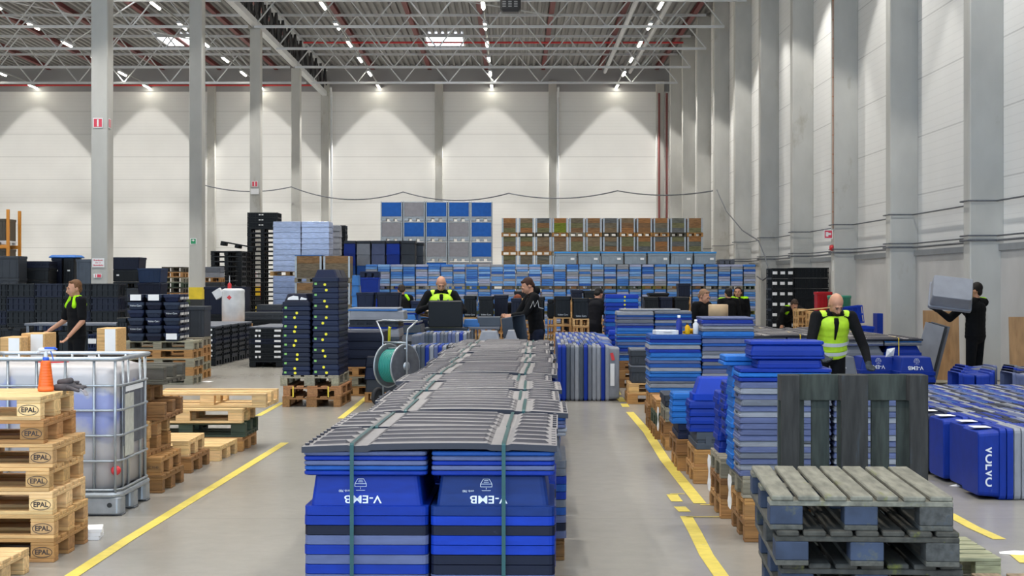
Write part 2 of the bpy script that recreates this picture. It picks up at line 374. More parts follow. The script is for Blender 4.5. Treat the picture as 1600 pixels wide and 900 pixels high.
# sprinkler pipes
sp = MB().tube([(-9.5, 0, 0), (7.8, 0, 0)], .045, 8).mesh('sprinkler_pipe', [M['red']])
for yy in (63.9, 75.8, 87.4): ST('sprinkler_pipe', sp, (0, yy, 12.6 if yy < 80 else 12.15))
sp2 = MB().tube([(-39, 0, 0), (-10.2, 0, 0)], .045, 8).mesh('sprinkler_pipe', [M['red']])
ST('sprinkler_pipe', sp2, (0, 87.4, 12.02))
for x_ in (7.72, 8.12): ST('sprinkler_riser', MB().tube([(0,0,0),(0,0,11.6)], .055, 8).mesh('sprinkler_riser', [M['red_metal']]), (x_, 87.3, 0))
# rain pipes on back wall
for x_ in (-9.5, 2.42):
    ST('drain_pipe', MB().tube([(0,0,0),(0,0,11.4),(.0,-.5,11.9)], .06, 10).mesh('drain_pipe', [M['white_metal']]), (x_, 87.6, 0))
# wide white ducts running along the hall, high up to the right
for x_ in (5.05, 6.35):
    ST('roof_pipe', MB().tube([(0,38,0),(0,86,0)], .10, 10).mesh('roof_pipe', [M['white_metal']]), (x_-.25, 0, 12.55))
# cross bracing rods
for (a, b) in (((-9.8,57.7,12.9),(-3.9,63.7,12.8)),((-3.9,63.7,12.8),(2,57.7,12.9)),((2,69.7,12.8),(-3.9,63.7,12.8)),((-20,63.7,12.6),(-14,75.7,12.6)),((-26,57.7,12.6),(-20,69.7,12.6)),((-14,63.7,12.7),(-20,75.7,12.6))):
    ST('brace_rod', MB().tube([a, b], .03, 6).mesh('brace_rod', [M['white_metal']]))
# luminaires
mb = MB(); mb.bbox(-.09, .09, -.78, .78, .03, .12, .01)
mb.tube([(-.0, -.72, .02), (-.0, .72, .02)], .045, 8, 1)
lum = mb.mesh('ceiling_light', [M['white_metal'], M['lamp']])
rail = MB().box(-.03, .03, -6, 50, 0, .05).mesh('lamp_rail', [M['grey_metal']])
rownm = {-31.1:'far left row', -25.1: 'row nearest left edge', -19.15: 'second left row', -13.2: 'row left of free columns', -7.0: 'row right of free columns', -1.07: 'middle row', 5.5: 'row by right wall'}
for X_ in LAMP_X:
    ST('lamp_rail', rail, (X_, 37.5, 12.04))
    for j, Y_ in enumerate(LAMP_Y):
        k = 1.0 if j == 0 else (1.0 if Y_ > 50 else 1.35)
        lo = lamp_light(X_, Y_, 11.86, k, 84 if j == 0 else 96)
        if Y_ > 50:
            O('ceiling_light', lum, (X_, Y_, 11.90), lab='white tube light, %s from back wall, %s' % (NTH[j], rownm[X_]), cat='ceiling light', grp='tube lights under the roof trusses')
        else:
            O('ceiling_light', lum, (X_, Y_, 11.90), lab='white tube light, %s from back wall, %s' % (NTH[j], rownm[X_]), cat='ceiling light', grp='tube lights under the roof trusses')
# fan heater hung from the truss
hb = O('air_heater', None, (-.05, 57.6, 11.02), lab='dark ceiling air heater with pale louvres, hanging at the top middle', cat='heater')
O('casing', MB().rrings([(.28,.2,0,.06),(.36,.26,.10,.08),(.36,.26,.50,.08),(.3,.2,.56,.06)], 3, True, True).mesh('casing', [M['dark_metal']]), par=hb)
mb = MB()
for i, x_ in enumerate((-.22, -.02, .18)):
    mb = MB()
    for j in range(4): mb.box(x_-.06, x_+.06, -.27, -.255, .16+j*.08, .20+j*.08)
    O('louvre', mb.mesh('louvre', [M['grey_metal']]), par=hb)
for x_ in (-.3, .3): O('bracket', MB().tube([(x_,0,.5),(x_,0,1.9)], .015, 6).mesh('bracket', [M['steel']]), par=hb)
# yellow floor tape -----------------------------------------------------------------------
def tape(pts, w=.08):
    P3 = [Vector((*G(*p), .003)) for p in pts]; q = MB()
    vv = []
    for i, p in enumerate(P3):
        d = (P3[min(i+1,len(P3)-1)]-P3[max(i-1,0)]).normalized(); n_ = Vector((-d.y, d.x, 0))
        vv += [p-n_*w/2, p+n_*w/2]
    q.add(vv, [(2*i, 2*i+2, 2*i+3, 2*i+1) for i in range(len(P3)-1)])
    return q
def tapes(name, lst, w=.08):
    q = MB()
    for l in lst:
        t = tape(l, w); q.add(t.v, t.f)
    ST(name, q.mesh(name, [M['tape']]))
M['tape'] = mat('yellow_floor_tape', (.70,.56,.10,1), rough=.5, noise=.12, nscale=12, stain=(.42,.38,.28,1), sscale=4, sthr=.62)
tapes('floor_marking', [[(105,905),(200,843),(330,763),(445,692)]], .085)
tapes('floor_marking', [[(403,650),(442,629)], [(532,654),(562,630),(598,600)]], .08)
tapes('floor_marking', [[(946,583),(966,617)], [(968,621),(973,628)], [(975,631),(978,636)], [(984,644),(1012,676),(1040,720),(1066,752),(1094,787)]], .10)
tapes('floor_marking', [[(1072,807),(1086,832),(1104,868),(1130,905)], [(1062,792),(1070,800)], [(1050,773),(1058,784)]], .09)
tapes('floor_marking', [[(1047,772),(1070,772)], [(1094,789),(1112,789)], [(1072,808),(1130,808)]], .035)
tapes('floor_marking', [[(1482,803),(1520,824),(1562,843)], [(1588,866),(1605,880)]], .09)
# ================================================================ OBJECT KIT
def rot2(x, y, a): return (x*math.cos(a)-y*math.sin(a), x*math.sin(a)+y*math.cos(a))
R = random.Random(11)
# ---- pallets: origin at the centre of the footprint, boards along x, 1.2 x 0.8
BY = [(-.4,-.255),(-.215,-.115),(-.0725,.0725),(.115,.215),(.255,.4)]
def pal_meshes():
    d = MB()
    for a, b in BY: d.bbox(-.6, .6, a, b, .122, .144, .003)
    for x in (-.6, -.0725, .455): d.bbox(x, x+.145, -.4, .4, .100, .1215, .003)
    blk = MB().bbox(-.0725, .0725, -.0725, .0725, 0, .078, .004)
    blk2 = MB().bbox(-.0725, .0725, -.05, .05, 0, .078, .004)
    sk = MB().bbox(-.6, .6, -.05, .05, 0, .022, .003); sk2 = MB().bbox(-.6, .6, -.0725, .0725, 0, .022, .003)
    return d, blk, blk2, sk, sk2
_pm = pal_meshes()
PALM = {w: [q.mesh(n, [M[w]]) for q, n in zip(_pm, ('deck','block','block','skid','skid'))] for w in ('wood', 'wood_old')}
def whole(w, n7=False):
    q = MB(); d, b, b2, s1, s2 = _pm
    def put(src, x, y, z):
        q.add([(a+x, c+y, e+z) for a, c, e in src.v], src.f)
    put(d, 0, 0, 0)
    for x in (-.5275, 0, .5275):
        put(b2, x, -.35, .022); put(b, x, 0, .022); put(b2, x, .35, .022)
    for y in (-.35, .35): put(s1, 0, y, 0)
    put(s2, 0, 0, 0)
    return q.mesh('pallet', [M[w]])
PAL1 = {w: whole(w) for w in ('wood', 'wood_old')}
def font_mesh(txt, size, thick=.0006, mat_='ink', bold=0, name='lettering'):
    c = bpy.data.curves.new('t', 'FONT'); c.body = txt; c.size = size; c.extrude = thick; c.align_x = 'CENTER'; c.align_y = 'CENTER'; c.offset = bold
    o = bpy.data.objects.new('t', c); COL.objects.link(o); dg = bpy.context.evaluated_depsgraph_get()
    me = bpy.data.meshes.new_from_object(o.evaluated_get(dg)); bpy.data.objects.remove(o)
    me.materials.clear(); me.materials.append(M[mat_]); me.name = name; return me
def oval(rx, rz, t=.004, th=.0007, n=28):
    q = MB(); v = []
    for k in range(n):
        a = 2*PI*k/n
        for rr in (1, 1-t/rx): v += [(rx*rr*math.cos(a), rz*(1-(0 if rr == 1 else t/rz))*math.sin(a), 0), (rx*rr*math.cos(a), rz*(1-(0 if rr == 1 else t/rz))*math.sin(a), th)]
    f = []
    for k in range(n):
        a, b = 4*k, 4*((k+1) % n); f += [(a+1, b+1, b+3, a+3), (a, b, b+1, a+1), (a+2, a+3, b+3, b+2)]
    return q.add(v, f)
def joinmesh(name, parts, mats):
    """parts: (mesh or MB, Matrix) -> one mesh"""
    q = MB()
    for me, Mx in parts:
        if isinstance(me, MB): vs = me.v; fs = me.f
        else: vs = [v.co[:] for v in me.vertices]; fs = [tuple(p.vertices) for p in me.polygons]
        q.add([tuple(Mx @ Vector(v)) for v in vs], fs)
    return q.mesh(name, mats)
I4 = Matrix.Identity(4)
EPAL = joinmesh('oval_stamp', [(font_mesh('EPAL', .042, bold=.0012), I4), (oval(.062, .033), I4)], [M['ink']])
UIC = joinmesh('oval_stamp', [(font_mesh('UIC 9140', .026), I4)], [M['ink']])
def pallet(x, y, z, rz=0, col=W['new'], lab='', grp=None, w='wood', det=2, flip=False, stamp=None, rx=0, cat='pallet', jit=True):
    """det 2: deck, nine blocks, three skids; det 0: one mesh"""
    rot = (rx + (PI if flip else 0), 0, rz); z_ = z+(.144 if flip else 0)
    def cv(k=.10):
        f = 1+R.uniform(-k, k); return (min(1, col[0]*f), min(1, col[1]*f*R.uniform(.97, 1.03)), min(1, col[2]*f*R.uniform(.94, 1.06)), 1)
    if det == 0: return O('pallet', PAL1[w], (x, y, z_), rot, cv(), lab=lab, cat=cat, grp=grp)
    r = O('pallet', None, (x, y, z_), rot, lab=lab, cat=cat, grp=grp)
    m = PALM[w]
    O('deck', m[0], par=r, col=cv())
    for bx in (-.5275, 0, .5275):
        for by, mm in ((-.35, m[2]), (0, m[1]), (.35, m[2])):
            b = O('block', mm, (bx, by, .022), par=r, col=cv(.22))
            if stamp and bx > .5 and by == -.35:
                O('oval_stamp' if stamp is EPAL else 'stamp', stamp, (0, -.0508, .040), (PI/2, 0, 0), par=b)
    for sy, mm in ((-.35, m[3]), (0, m[4]), (.35, m[3])): O('skid', mm, (0, sy, 0), par=r, col=cv())
    return r
# ---- trays (open boxes standing upside down: open side at z=0, rim round it)
def tray_mb(L, D, Hh, rim=.046, inset=.030, wall=.0025, rad=.03, step=.006):
    hx, hy = L/2, D/2; q = MB()
    q.rrings([(hx-wall, hy-wall, 0, rad), (hx, hy, .001, rad), (hx, hy, rim-.002, rad), (hx-.003, hy-.003, rim-.0005, rad), (hx-step, hy-step, rim, rad),
              (hx-inset, hy-inset, Hh-.008, rad), (hx-inset-.007, hy-inset-.007, Hh, rad)], 3, False, True)
    q.rrings([(hx-wall, hy-wall, 0, rad), (hx-wall-step, hy-wall-step, rim, rad), (hx-inset-wall, hy-inset-wall, Hh-.008, rad)][::-1], 3, True, False)
    return q
def tray(name, L, D, Hh, mat_='plastic', **k): return tray_mb(L, D, Hh, **k).mesh(name, [M[mat_]])
BOX60 = tray('plastic_box', .605, .93, .194, inset=.046, step=.027, mat_='plastic_worn')
def lid_mb(L, D, T=.024):
    q = MB(); hx, hy = L/2, D/2
    q.rrings([(hx-.012, hy-.012, 0, .02), (hx-.003, hy-.003, .003, .02), (hx, hy, .007, .02), (hx, hy, T-.005, .02), (hx-.006, hy-.006, T-.001, .02), (hx-.03, hy-.03, T, .02), (hx-.034, hy-.034, T-.003, .02)], 2, True, True)
    return q
LID = lid_mb(.60, .93).mesh('box_cover', [M['plastic_worn']])
LID8 = lid_mb(.598, .79, .0235).mesh('box_cover', [M['plastic_worn']])
# ---- ribbed black pad on each strapped pallet
def pad_mb(arch=.012, seed=0, wx=.621, dy=.48):
    q = MB(); nx, ny = 62, 96; rr = random.Random(seed); v = []
    zones = ((-.575, -.405), (-.285, .285), (.405, .575))
    ribs = [-.36, -.13, .10, .33]
    for j in range(ny+1):
        y = -dy+2*dy*j/ny
        for i in range(nx+1):
            x = -wx+2*wx*i/nx
            z = arch*(1-(x/wx)**2)+.004*math.sin(3*x+seed)
            for rb in ribs:
                t = y-rb
                for a, b in zones:
                    e = min(x-a, b-x) - max(0, t)*.45
                    if e > 0 and -.025 < t < .13:
                        hgt = .016*min(1, e/.015)
                        z += hgt*(min(1, (t+.025)/.016) if t < .02 else max(0, 1-(t-.02)/.12))
            # strap channels
            for c in (-.345, .345):
                if abs(x-c) < .045: z -= .006
            v.append((x, y, z+.022))
    f = [(j*(nx+1)+i, j*(nx+1)+i+1, (j+1)*(nx+1)+i+1, (j+1)*(nx+1)+i) for j in range(ny) for i in range(nx)]
    q.add(v, f)
    # skirt
    def edge(idx):
        b = len(q.v); top_ = [q.v[i] for i in idx]; q.v += [(x, y, z-.03) for x, y, z in top_]; q.m += [0]*(len(idx)-1)
        q.f += [(idx[k], b+k, b+k+1, idx[k+1]) for k in range(len(idx)-1)]
    edge(list(range(nx+1))); edge([ny*(nx+1)+i for i in range(nx+1)][::-1]); edge([j*(nx+1) for j in range(ny+1)][::-1]); edge([j*(nx+1)+nx for j in range(ny+1)])
    for s in (-1, 1):
        for y in (-.40, -.27, -.14, .0, .13, .26, .39): q.bbox(s*.604-.011, s*.604+.011, y-.014, y+.014, .02, .030, .003)
    return q
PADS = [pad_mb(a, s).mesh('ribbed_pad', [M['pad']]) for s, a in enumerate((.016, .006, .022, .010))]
BOXCOL = [C['blue'], C['blue'], C['navy'], C['grey'], C['blue'], C['lilac'], C['blue'], C['dnavy'], C['dnavy'], C['blue'], C['mblue']]
def cname(c):
    for k, n in (('blue','blue'),('lblue','light blue'),('mblue','mid blue'),('lilac','lilac grey'),('grey','grey'),('lgrey','pale grey'),('navy','navy'),('dnavy','dark navy'),('black','black'),('dgrey','dark grey'),('slate','slate grey'),('white','white'),('bright','bright blue'),('cyan','sky blue')):
        if C[k] == c: return n
    return 'blue'
# ================================================================ CENTRE ROW OF STRAPPED PALLETS
s1 = 322.0; Y1 = F/s1
dirv = Vector((math.sin(-RZ), math.cos(RZ), 0))
base0 = Vector((-.391, Y1+.48, 0))
VEMB = font_mesh('V-EMB', .054, mat_='print', bold=.0005); 
def house():
    q = MB(); L = lambda a, b: q.flat([(*a, 0), (*b, 0)], .0022, .0008, side=Vector((a[1]-b[1], b[0]-a[0], 0)))
    for a, b in (((-.028,0),(.028,0)),((-.028,-.014),(.028,-.014)),((-.028,0),(-.028,-.014)),((.028,0),(.028,-.014)),((-.028,0),(-.014,.024)),((.028,0),(.014,.024)),((-.014,.024),(.014,.024)),
                 ((-.010,.017),(.010,.017)),((-.012,.009),(.012,.009)),((0,-.018),(0,-.026)),((-.022,-.032),(.022,-.032))): L(a, b)
    return q
HOUSE = house().mesh('emblem', [M['print']])
EMB780 = font_mesh('emb 780', .016, mat_='print')
ARCH = (.016, .006, .022, .010)
def strap_pts(dx, ztop, zbot, d=.487):
    return [(dx, -d-.004, zbot), (dx, -d-.004, ztop-.004), (dx, -d+.004, ztop+.003), (dx, 0, ztop+.004), (dx, d-.004, ztop+.003), (dx, d+.004, ztop-.004), (dx, d+.004, zbot)]
NROW = 14
seenpal = []
for r in range(NROW):
    xo = [0, .01, .075, .03, .05, -.02, .03, .04, .0, .03, -.03, .02, -.04, .02][r]
    c = base0+dirv*(1.03*r)+Vector((xo, 0, 0)); a = RZ+R.uniform(-.012, .012)
    ht = 0
    where = 'frontmost load of the centre row' if r == 0 else ('%s load from the front, centre row' % NTH[r] if r < 13 else 'last load of the centre row')
    pallet(c.x, c.y, 0, a, W['brown'], 'brown pallet, '+where, 'pallets under the strapped centre row', det=2 if r < 3 else 0)
    zr = .1445
    nb = 10
    cols = {-1: [C['navy'], C['blue'], C['lilac'], C['blue'], C['lilac'], C['blue'], C['lilac'], C['dnavy'], C['blue'], C['blue']],
            1: [C['blue'], C['dnavy'], C['dnavy'], C['dnavy'], C['blue'], C['blue'], C['dnavy'], C['blue'], C['navy'], C['navy']]} if r == 0 else \
           {s: [R.choice(BOXCOL) for _ in range(nb)] for s in (-1, 1)}
    if r == 0:
        cols[-1][9] = C['blue']; cols[1][9] = hexc('#0b2c6c'); cols[1][8] = hexc('#0b2c6c'); cols[1] = cols[1][:8]+[hexc('#0b2c6c'), hexc('#0b2c6c')]
        cols[-1] = [C['dnavy'], C['blue'], C['lilac'], C['blue'], C['lilac'], C['blue'], C['lilac'], C['dnavy'], C['blue'], C['blue']]
        cols[1] = [C['blue'], C['dnavy'], C['lilac'], C['dnavy'], C['dnavy'], C['bright'], C['bright'], C['dnavy'], C['bright'], hexc('#0b2c6c')]
    if r > 3:
        # covered loads further back: the boxes of both columns cannot be told apart from above
        q = MB(); lb = tray_mb(.605, .93, .194, inset=.046, step=.027)
        for s in (-1, 1):
            for k in range(nb): q.add([(p[0]+s*.308, p[1], p[2]+.0475*k) for p in lb.v], lb.f)
        for s in (-1, 1):
            for k in range(4):
                lm = lid_mb(.60, .93); q.add([(p[0]+s*.31, p[1], p[2]+.6225+k*.0236) for p in lm.v], lm.f)
        if r == 4: DEEP = q.mesh('nested_boxes', [M['plastic_worn']])
        O('nested_boxes', DEEP, (c.x, c.y, zr), a, R.choice([C['blue'], C['mblue'], C['navy']]), lab='nested boxes and lids, '+where, cat='boxes', grp='nested boxes of the centre row', kind='stuff')
    else:
        for s in (-1, 1):
            side = 'left' if s < 0 else 'right'
            for k in range(nb):
                dx, dy = rot2(s*.308+(R.uniform(-.0014,.0014)), R.uniform(-.0014,.0014), a)
                i = nb-1-k
                o = O('plastic_box', BOX60, (c.x+dx, c.y+dy, zr+.0475*k), a, cols[s][k], lab='%s box, %s, %s column, %s strapped load' % (cname(cols[s][k]), top(i), side, ['front','second','third','fourth'][r]), cat='box', grp='nested boxes of the strapped centre row')
                if k == nb-1 and r == 0:
                    tlt = math.atan2(.019, .148); xx = -.02
                    fyz = lambda z: -.465+.027+.019*((z-.046)/.148)-.0012
                    O('lettering', VEMB, (xx, fyz(.077), .077), (PI/2+tlt, PI, 0), par=o, sc=(1.22,1,1))
                    O('lettering', EMB780, (xx+(-.10 if s > 0 else -.09), fyz(.116), .116), (PI/2+tlt, PI, 0), par=o)
                    O('emblem', HOUSE, (xx-.012, fyz(.150), .150), (PI/2-tlt, 0, 0), par=o)
            for k in range(5):
                lc = {-1: [C['blue'], C['mblue'], C['lilac'], C['blue'], C['lilac']], 1: [C['blue'], C['lilac'], C['blue'], C['lilac'], C['mblue']]}[s][k] if r == 0 else R.choice([C['blue'], C['mblue'], C['lilac'], C['lgrey']])
                dx, dy = rot2(s*.311+R.uniform(-.003,.003), R.uniform(-.004,.004), a)
                O('box_cover', LID, (c.x+dx, c.y+dy, zr+.0475*9+.1945+.0236*k+ (0 if r < 2 else 0)), a+R.uniform(-.004,.004), lc, lab='%s lid, %s, %s column, %s strapped load' % (cname(lc), top(4-k), side, ['front','second','third','fourth'][r]), cat='lid', grp='flat lids on the strapped centre row')
    zt = zr+.0475*9+.1945+.0236*5 + (0 if r < 4 else ht+.003)
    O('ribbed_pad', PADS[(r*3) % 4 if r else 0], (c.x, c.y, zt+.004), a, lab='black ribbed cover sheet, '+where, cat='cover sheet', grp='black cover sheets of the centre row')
    for s in (-1, 1):
        so = [(-.375, .362), (-.37, .35)][min(r, 1)][0 if s < 0 else 1]
        me = MB().flat(strap_pts(so, zt+.004+.022+ARCH[(r*3) % 4 if r else 0]*.66+.001, .05), .019, .0014).mesh('strap', [M['strap']])
        O('strap', me, (c.x, c.y, 0), a, hexc('#154a4c'), lab='green strap round the %s half, %s' % ('left' if s < 0 else 'right', where), cat='strap', grp='green straps of the centre row')
# dark damage patches / labels on the frontmost boxes
# ================================================================ LEFT FOREGROUND: PALLETS, TANK, SPRAY BOTTLE
epx = [(-2.785, .0), (-2.785, .0), (-2.80, .01), (-2.815, 0), (-2.80, .012), (-2.86, .02), (-2.875, .012)]
for k, (xr, ra) in enumerate(epx):
    zc = [W['mid'], W['new'], W['lite'], W['new'], W['new'], W['mid'], W['lite']][k]
    pallet(xr-.6, 10.13+.4, .1442*k, RZ*.2+ra, zc, 'light pallet with branded ovals, %s in stack beside the tank' % top(6-k), 'tall pallet stack beside the tank', stamp=EPAL)
pallet(-2.855-.6, 9.42, 0, -.03, W['lite'], 'single fresh pine pallet lying in front of the tall pallet stack', det=2)
# spray bottle
sb = O('spray_bottle', None, (-2.975, 10.62, 1.0105), .25, lab='orange spray bottle with blue and white trigger on the tall pallet stack', cat='spray bottle')
prof = [(.046,0),(.050,.004),(.050,.02)]
for i in range(9): z_ = .02+i*.0185; r_ = .050-(i*.0021); prof += [(r_, z_), (r_-.0012, z_+.012), (r_-.0028, z_+.016)]
prof += [(.030,.188),(.024,.196)]
O('bottle_body', MB().lathe(prof, 28).mesh('bottle_body', [mat('orange_plastic', (.80,.13,.01,1), rough=.4)], True), par=sb)
O('collar', MB().lathe([(.018,.194),(.020,.197),(.020,.214),(.016,.217)], 20).mesh('collar', [mat('blue_cap', (.02,.10,.55,1), rough=.35)], True), par=sb)
hd = MB().caps((0,0,.215), (0,0,.245), .014, .013, 12).caps((-.035,0,.262), (.045,0,.266), .014, .011, 12).caps((-.045,0,.25), (-.02,0,.268), .010, .012, 10)
O('spray_head', hd.mesh('spray_head', [M['white_metal']], True), par=sb)
tr_ = MB().flat([(.02,0,.268),(.036,0,.24),(.042,0,.215),(.048,0,.196)], .012, .006, side=(0,1,0)).bbox(-.01,.062,-.013,.013,.266,.282,.004).bbox(.055,.072,-.008,.008,.262,.274,.003)
O('trigger', tr_.mesh('trigger', [bpy.data.materials['blue_cap']]), par=sb)
# work gloves lying beside it
mb = MB()
for (a_, b_, r0, r1) in (((0,0,.018),(.10,.01,.022),.022,.03),((.10,.01,.022),(.17,-.03,.014),.018,.010),((.10,.03,.02),(.18,.02,.02),.016,.010),((.08,-.03,.02),(.15,-.07,.0),.014,.009),((.09,.04,.03),(.14,.07,.03),.014,.010),((.02,.02,.05),(.09,.0,.062),.02,.02),((.05,.03,.045),(.13,.05,.05),.014,.009)):
    mb.caps(a_, b_, r0, r1, 10)
gl = O('work_glove', mb.mesh('work_glove', [M['cloth']], True), (-2.925, 10.68, 1.012), .1, hexc('#565152'), lab='crumpled dark grey work glove on the pallet stack next to the orange bottle', cat='glove')
O('cuff', MB().flat([(.16,-.02,.01),(.185,-.05,-.005),(.20,-.055,-.03)], .05, .006, side=(.3,1,0)).mesh('cuff', [M['cloth']]), par=gl, col=hexc('#9a969b'))
# stack of leaflets on the floor
for k in range(3):
    O('booklet', MB().bbox(-.075,.075,-.11,.11,0,.024,.002).mesh('booklet', [M['paper']]), (-2.815+.004*k, 11.10, .0005+.0245*k), .10+.05*k, lab='thin white printed booklet on the floor by the tall pallets, %s' % top(2-k), cat='booklet', grp='booklets on the floor')
# ---- intermediate bulk container -------------------------------------------------------
IBX, IBY = -2.845-.6, 12.12+.5
ib = O('bulk_tank', None, (IBX, IBY, 0), RZ*.3, lab='grey translucent liquid tank in a caged steel frame behind the light pallets', cat='tank')
tankm = mat('milky_plastic', (.50,.47,.47,1), rough=.42, noise=.10, nscale=2)
_nt = tankm.node_tree; _b = _nt.nodes['Principled BSDF']; _src = _b.inputs['Base Color'].links[0].from_socket
_tc = _nt.nodes.new('ShaderNodeTexCoord'); _sx = _nt.nodes.new('ShaderNodeSeparateXYZ'); _nt.links.new(_tc.outputs['Object'], _sx.inputs[0])
_n = _nt.nodes.new('ShaderNodeTexNoise'); _n.inputs['Scale'].default_value = 3.5; _n.inputs['Detail'].default_value = 5; _nt.links.new(_tc.outputs['Object'], _n.inputs['Vector'])
_a = _nt.nodes.new('ShaderNodeMath'); _a.operation = 'MULTIPLY_ADD'; _a.inputs[1].default_value = .55; _nt.links.new(_n.outputs[0], _a.inputs[0]); _nt.links.new(_sx.outputs[2], _a.inputs[2])
_r = _nt.nodes.new('ShaderNodeValToRGB'); _nt.links.new(_a.outputs[0], _r.inputs[0])
e = _r.color_ramp.elements; e[0].position = .86; e[0].color = (0,0,0,1); e[1].position = 1.0; e[1].color = (1,1,1,1)
e2 = e.new(1.13); e2.color = (.9,.9,.9,1)
_m = _nt.nodes.new('ShaderNodeMapRange'); _m.inputs[1].default_value = 1.15; _m.inputs[2].default_value = 1.20; _m.inputs[3].default_value = 1; _m.inputs[4].default_value = .0; _nt.links.new(_a.outputs[0], _m.inputs[0])
_mu = _nt.nodes.new('ShaderNodeMath'); _mu.operation = 'MULTIPLY'; _nt.links.new(_r.outputs[0], _mu.inputs[0]); _nt.links.new(_m.outputs[0], _mu.inputs[1])
_x = _nt.nodes.new('ShaderNodeMix'); _x.data_type = 'RGBA'; _nt.links.new(_mu.outputs[0], _x.inputs[0]); _nt.links.new(_src, _x.inputs[6]); _x.inputs[7].default_value = (.24,.27,.52,1)
_nt.links.new(_x.outputs[2], _b.inputs['Base Color'])
mb = MB().rrings([(.50,.40,.17,.10),(.565,.465,.20,.12),(.565,.465,.60,.12),(.565,.465,1.02,.12),(.545,.445,1.075,.12),(.46,.36,1.10,.10),(.2,.2,1.105,.1)], 5, True, True)
O('inner_bottle', mb.mesh('inner_bottle', [tankm], True), par=ib)
O('cap', MB().lathe([(.105,1.08),(.115,1.085),(.115,1.125),(.10,1.13)], 24).mesh('cap', [M['red']]), (-.0,-.12,-.0), par=ib)
# cage
def rr_path(hx, hy, z, r=.10, seg=5):
    p = []
    for q_, (sx, sy) in enumerate(((1,1),(-1,1),(-1,-1),(1,-1))):
        for k in range(seg+1):
            t = PI/2*(q_+k/seg); p.append((sx*(hx-r)+r*math.cos(t), sy*(hy-r)+r*math.sin(t), z))
    return p
for z_ in (.19, .40, .585, .77, .95):
    O('cage_hoop', MB().tube(rr_path(.588, .488, z_), .0095, 8, closed=True).mesh('cage_hoop', [M['steel']], True), par=ib)
O('top_rail', MB().tube(rr_path(.592, .492, 1.145, .06), .017, 8, closed=True).mesh('top_rail', [M['steel']], True), par=ib)
bar = MB().tube([(0,0,.17),(0,0,1.14)], .0105, 8).mesh('cage_bar', [M['steel']], True)
for x_ in (-.56,-.44,-.23,-.02,.19,.40,.555):
    for s in (-1, 1): O('cage_bar', bar, (x_, s*.482, 0), par=ib)
for y_ in (-.36,-.20,.18,.34):
    for s in (-1, 1): O('cage_bar', bar, (s*.582, y_, 0), par=ib)
# steel base with corner feet
O('base_frame', MB().tube(rr_path(.585, .485, .155, .08), .022, 8, closed=True).bbox(-.55,.55,-.45,.45,.135,.16,.01).mesh('base_frame', [M['steel']]), par=ib)
foot = MB().rrings([(.13,.085,.012,.035),(.135,.09,.02,.035),(.135,.09,.128,.035),(.125,.08,.138,.035)], 4, True, True)
foot = foot.mesh('corner_foot', [M['steel']])
for x_ in (-.46, 0, .46):
    for y_ in (-.40, 0, .40): O('corner_foot', foot, (x_, y_, 0), par=ib)
for y_ in (-.40, 0, .40): O('floor_runner', MB().bbox(-.60,.60,y_-.06,y_+.06,0,.014,.004).mesh('floor_runner', [M['steel_dark']]), par=ib)
O('drain_plug', MB().lathe([(.018,0),(.018,.006)], 14).mesh('drain_plug', [M['black_paint']]), (.515, -.489, .08), (PI/2,0,0), par=ib)
O('side_plate', MB().bbox(.585,.591,-.38,.30,.50,.95,.002).mesh('side_plate', [M['steel_dark']]), par=ib)
lb_ = O('paper_label', MB().bbox(.5915,.5925,-.34,-.06,.42,.88,.0004).mesh('paper_label', [mat('aged_paper', (.50,.50,.44,1), rough=.8, noise=.15, nscale=20)]), par=ib)
O('paper_label', MB().bbox(.5915,.5925,-.32,.24,.895,.935,.0004).mesh('paper_label', [M['paper']]), par=ib)
O('valve', MB().lathe([(.03,0),(.035,.01),(.035,.03),(.02,.04)], 16).mesh('valve', [M['red']], True), (.555, -.44, .33), (PI/2,0,0), par=ib)
# ---- pallet piles behind the tank -------------------------------------------------------
def pile(xr, yf, spec, name, rz=0, det=2, grp=None):
    """xr: right edge, yf: front edge; spec: list of (colour, dx, dy, drz, flip, mat, stamp)"""
    n = len(spec); z = 0
    for k, sp_ in enumerate(spec):
        col, dx, dy, dr, fl = sp_[:5]; w = sp_[5] if len(sp_) > 5 else 'wood'; st = sp_[6] if len(sp_) > 6 else None
        ps = '' if n == 1 else (', ' + ('topmost' if k == n-1 else 'bottom one' if k == 0 else top(n-1-k)))
        pallet(xr-.6+dx, yf+.4+dy, z, rz+dr, col, name+ps, grp or 'pallets, '+name[:40], w, det, fl, st)
        z += .1445
    return z
pile(-2.815, 13.45, [(W['brown'],0,0,0,False), (W['mid'],-.02,0,.02,False,'wood',UIC), (W['mid'],-.12,.02,-.02,True), (W['new'],-.13,.06,.01,False,'wood',UIC), (W['brown'],-.02,.1,.03,True), (W['mid'],-.18,.02,.02,False), (W['dark'],-.02,.16,.0,True)], 'worn pallet, pile just behind the tank', RZ)
pile(-2.80, 14.85, [(W['brown'],-.05,0,0,False), (W['lite'],-.09,0,.03,False)], 'pallet in the low pair behind the tank pile', RZ)
pile(-2.76, 15.85, [(W['lite'],0,0,-.02,False)], 'single light pallet flat on the floor beyond the pair', RZ)
pile(-2.70, 16.75, [(W['mid'],0,0,0,False), (W['green'],.02,0,.01,True), (W['lite'],0,-.05,.01,False)], 'pallet in the triple stack at the yellow line', RZ)
pallet(-3.27+.19, 17.25, .4345, RZ, W['lite'], 'light upturned pallet at the back of the triple stack by the yellow line', flip=True)
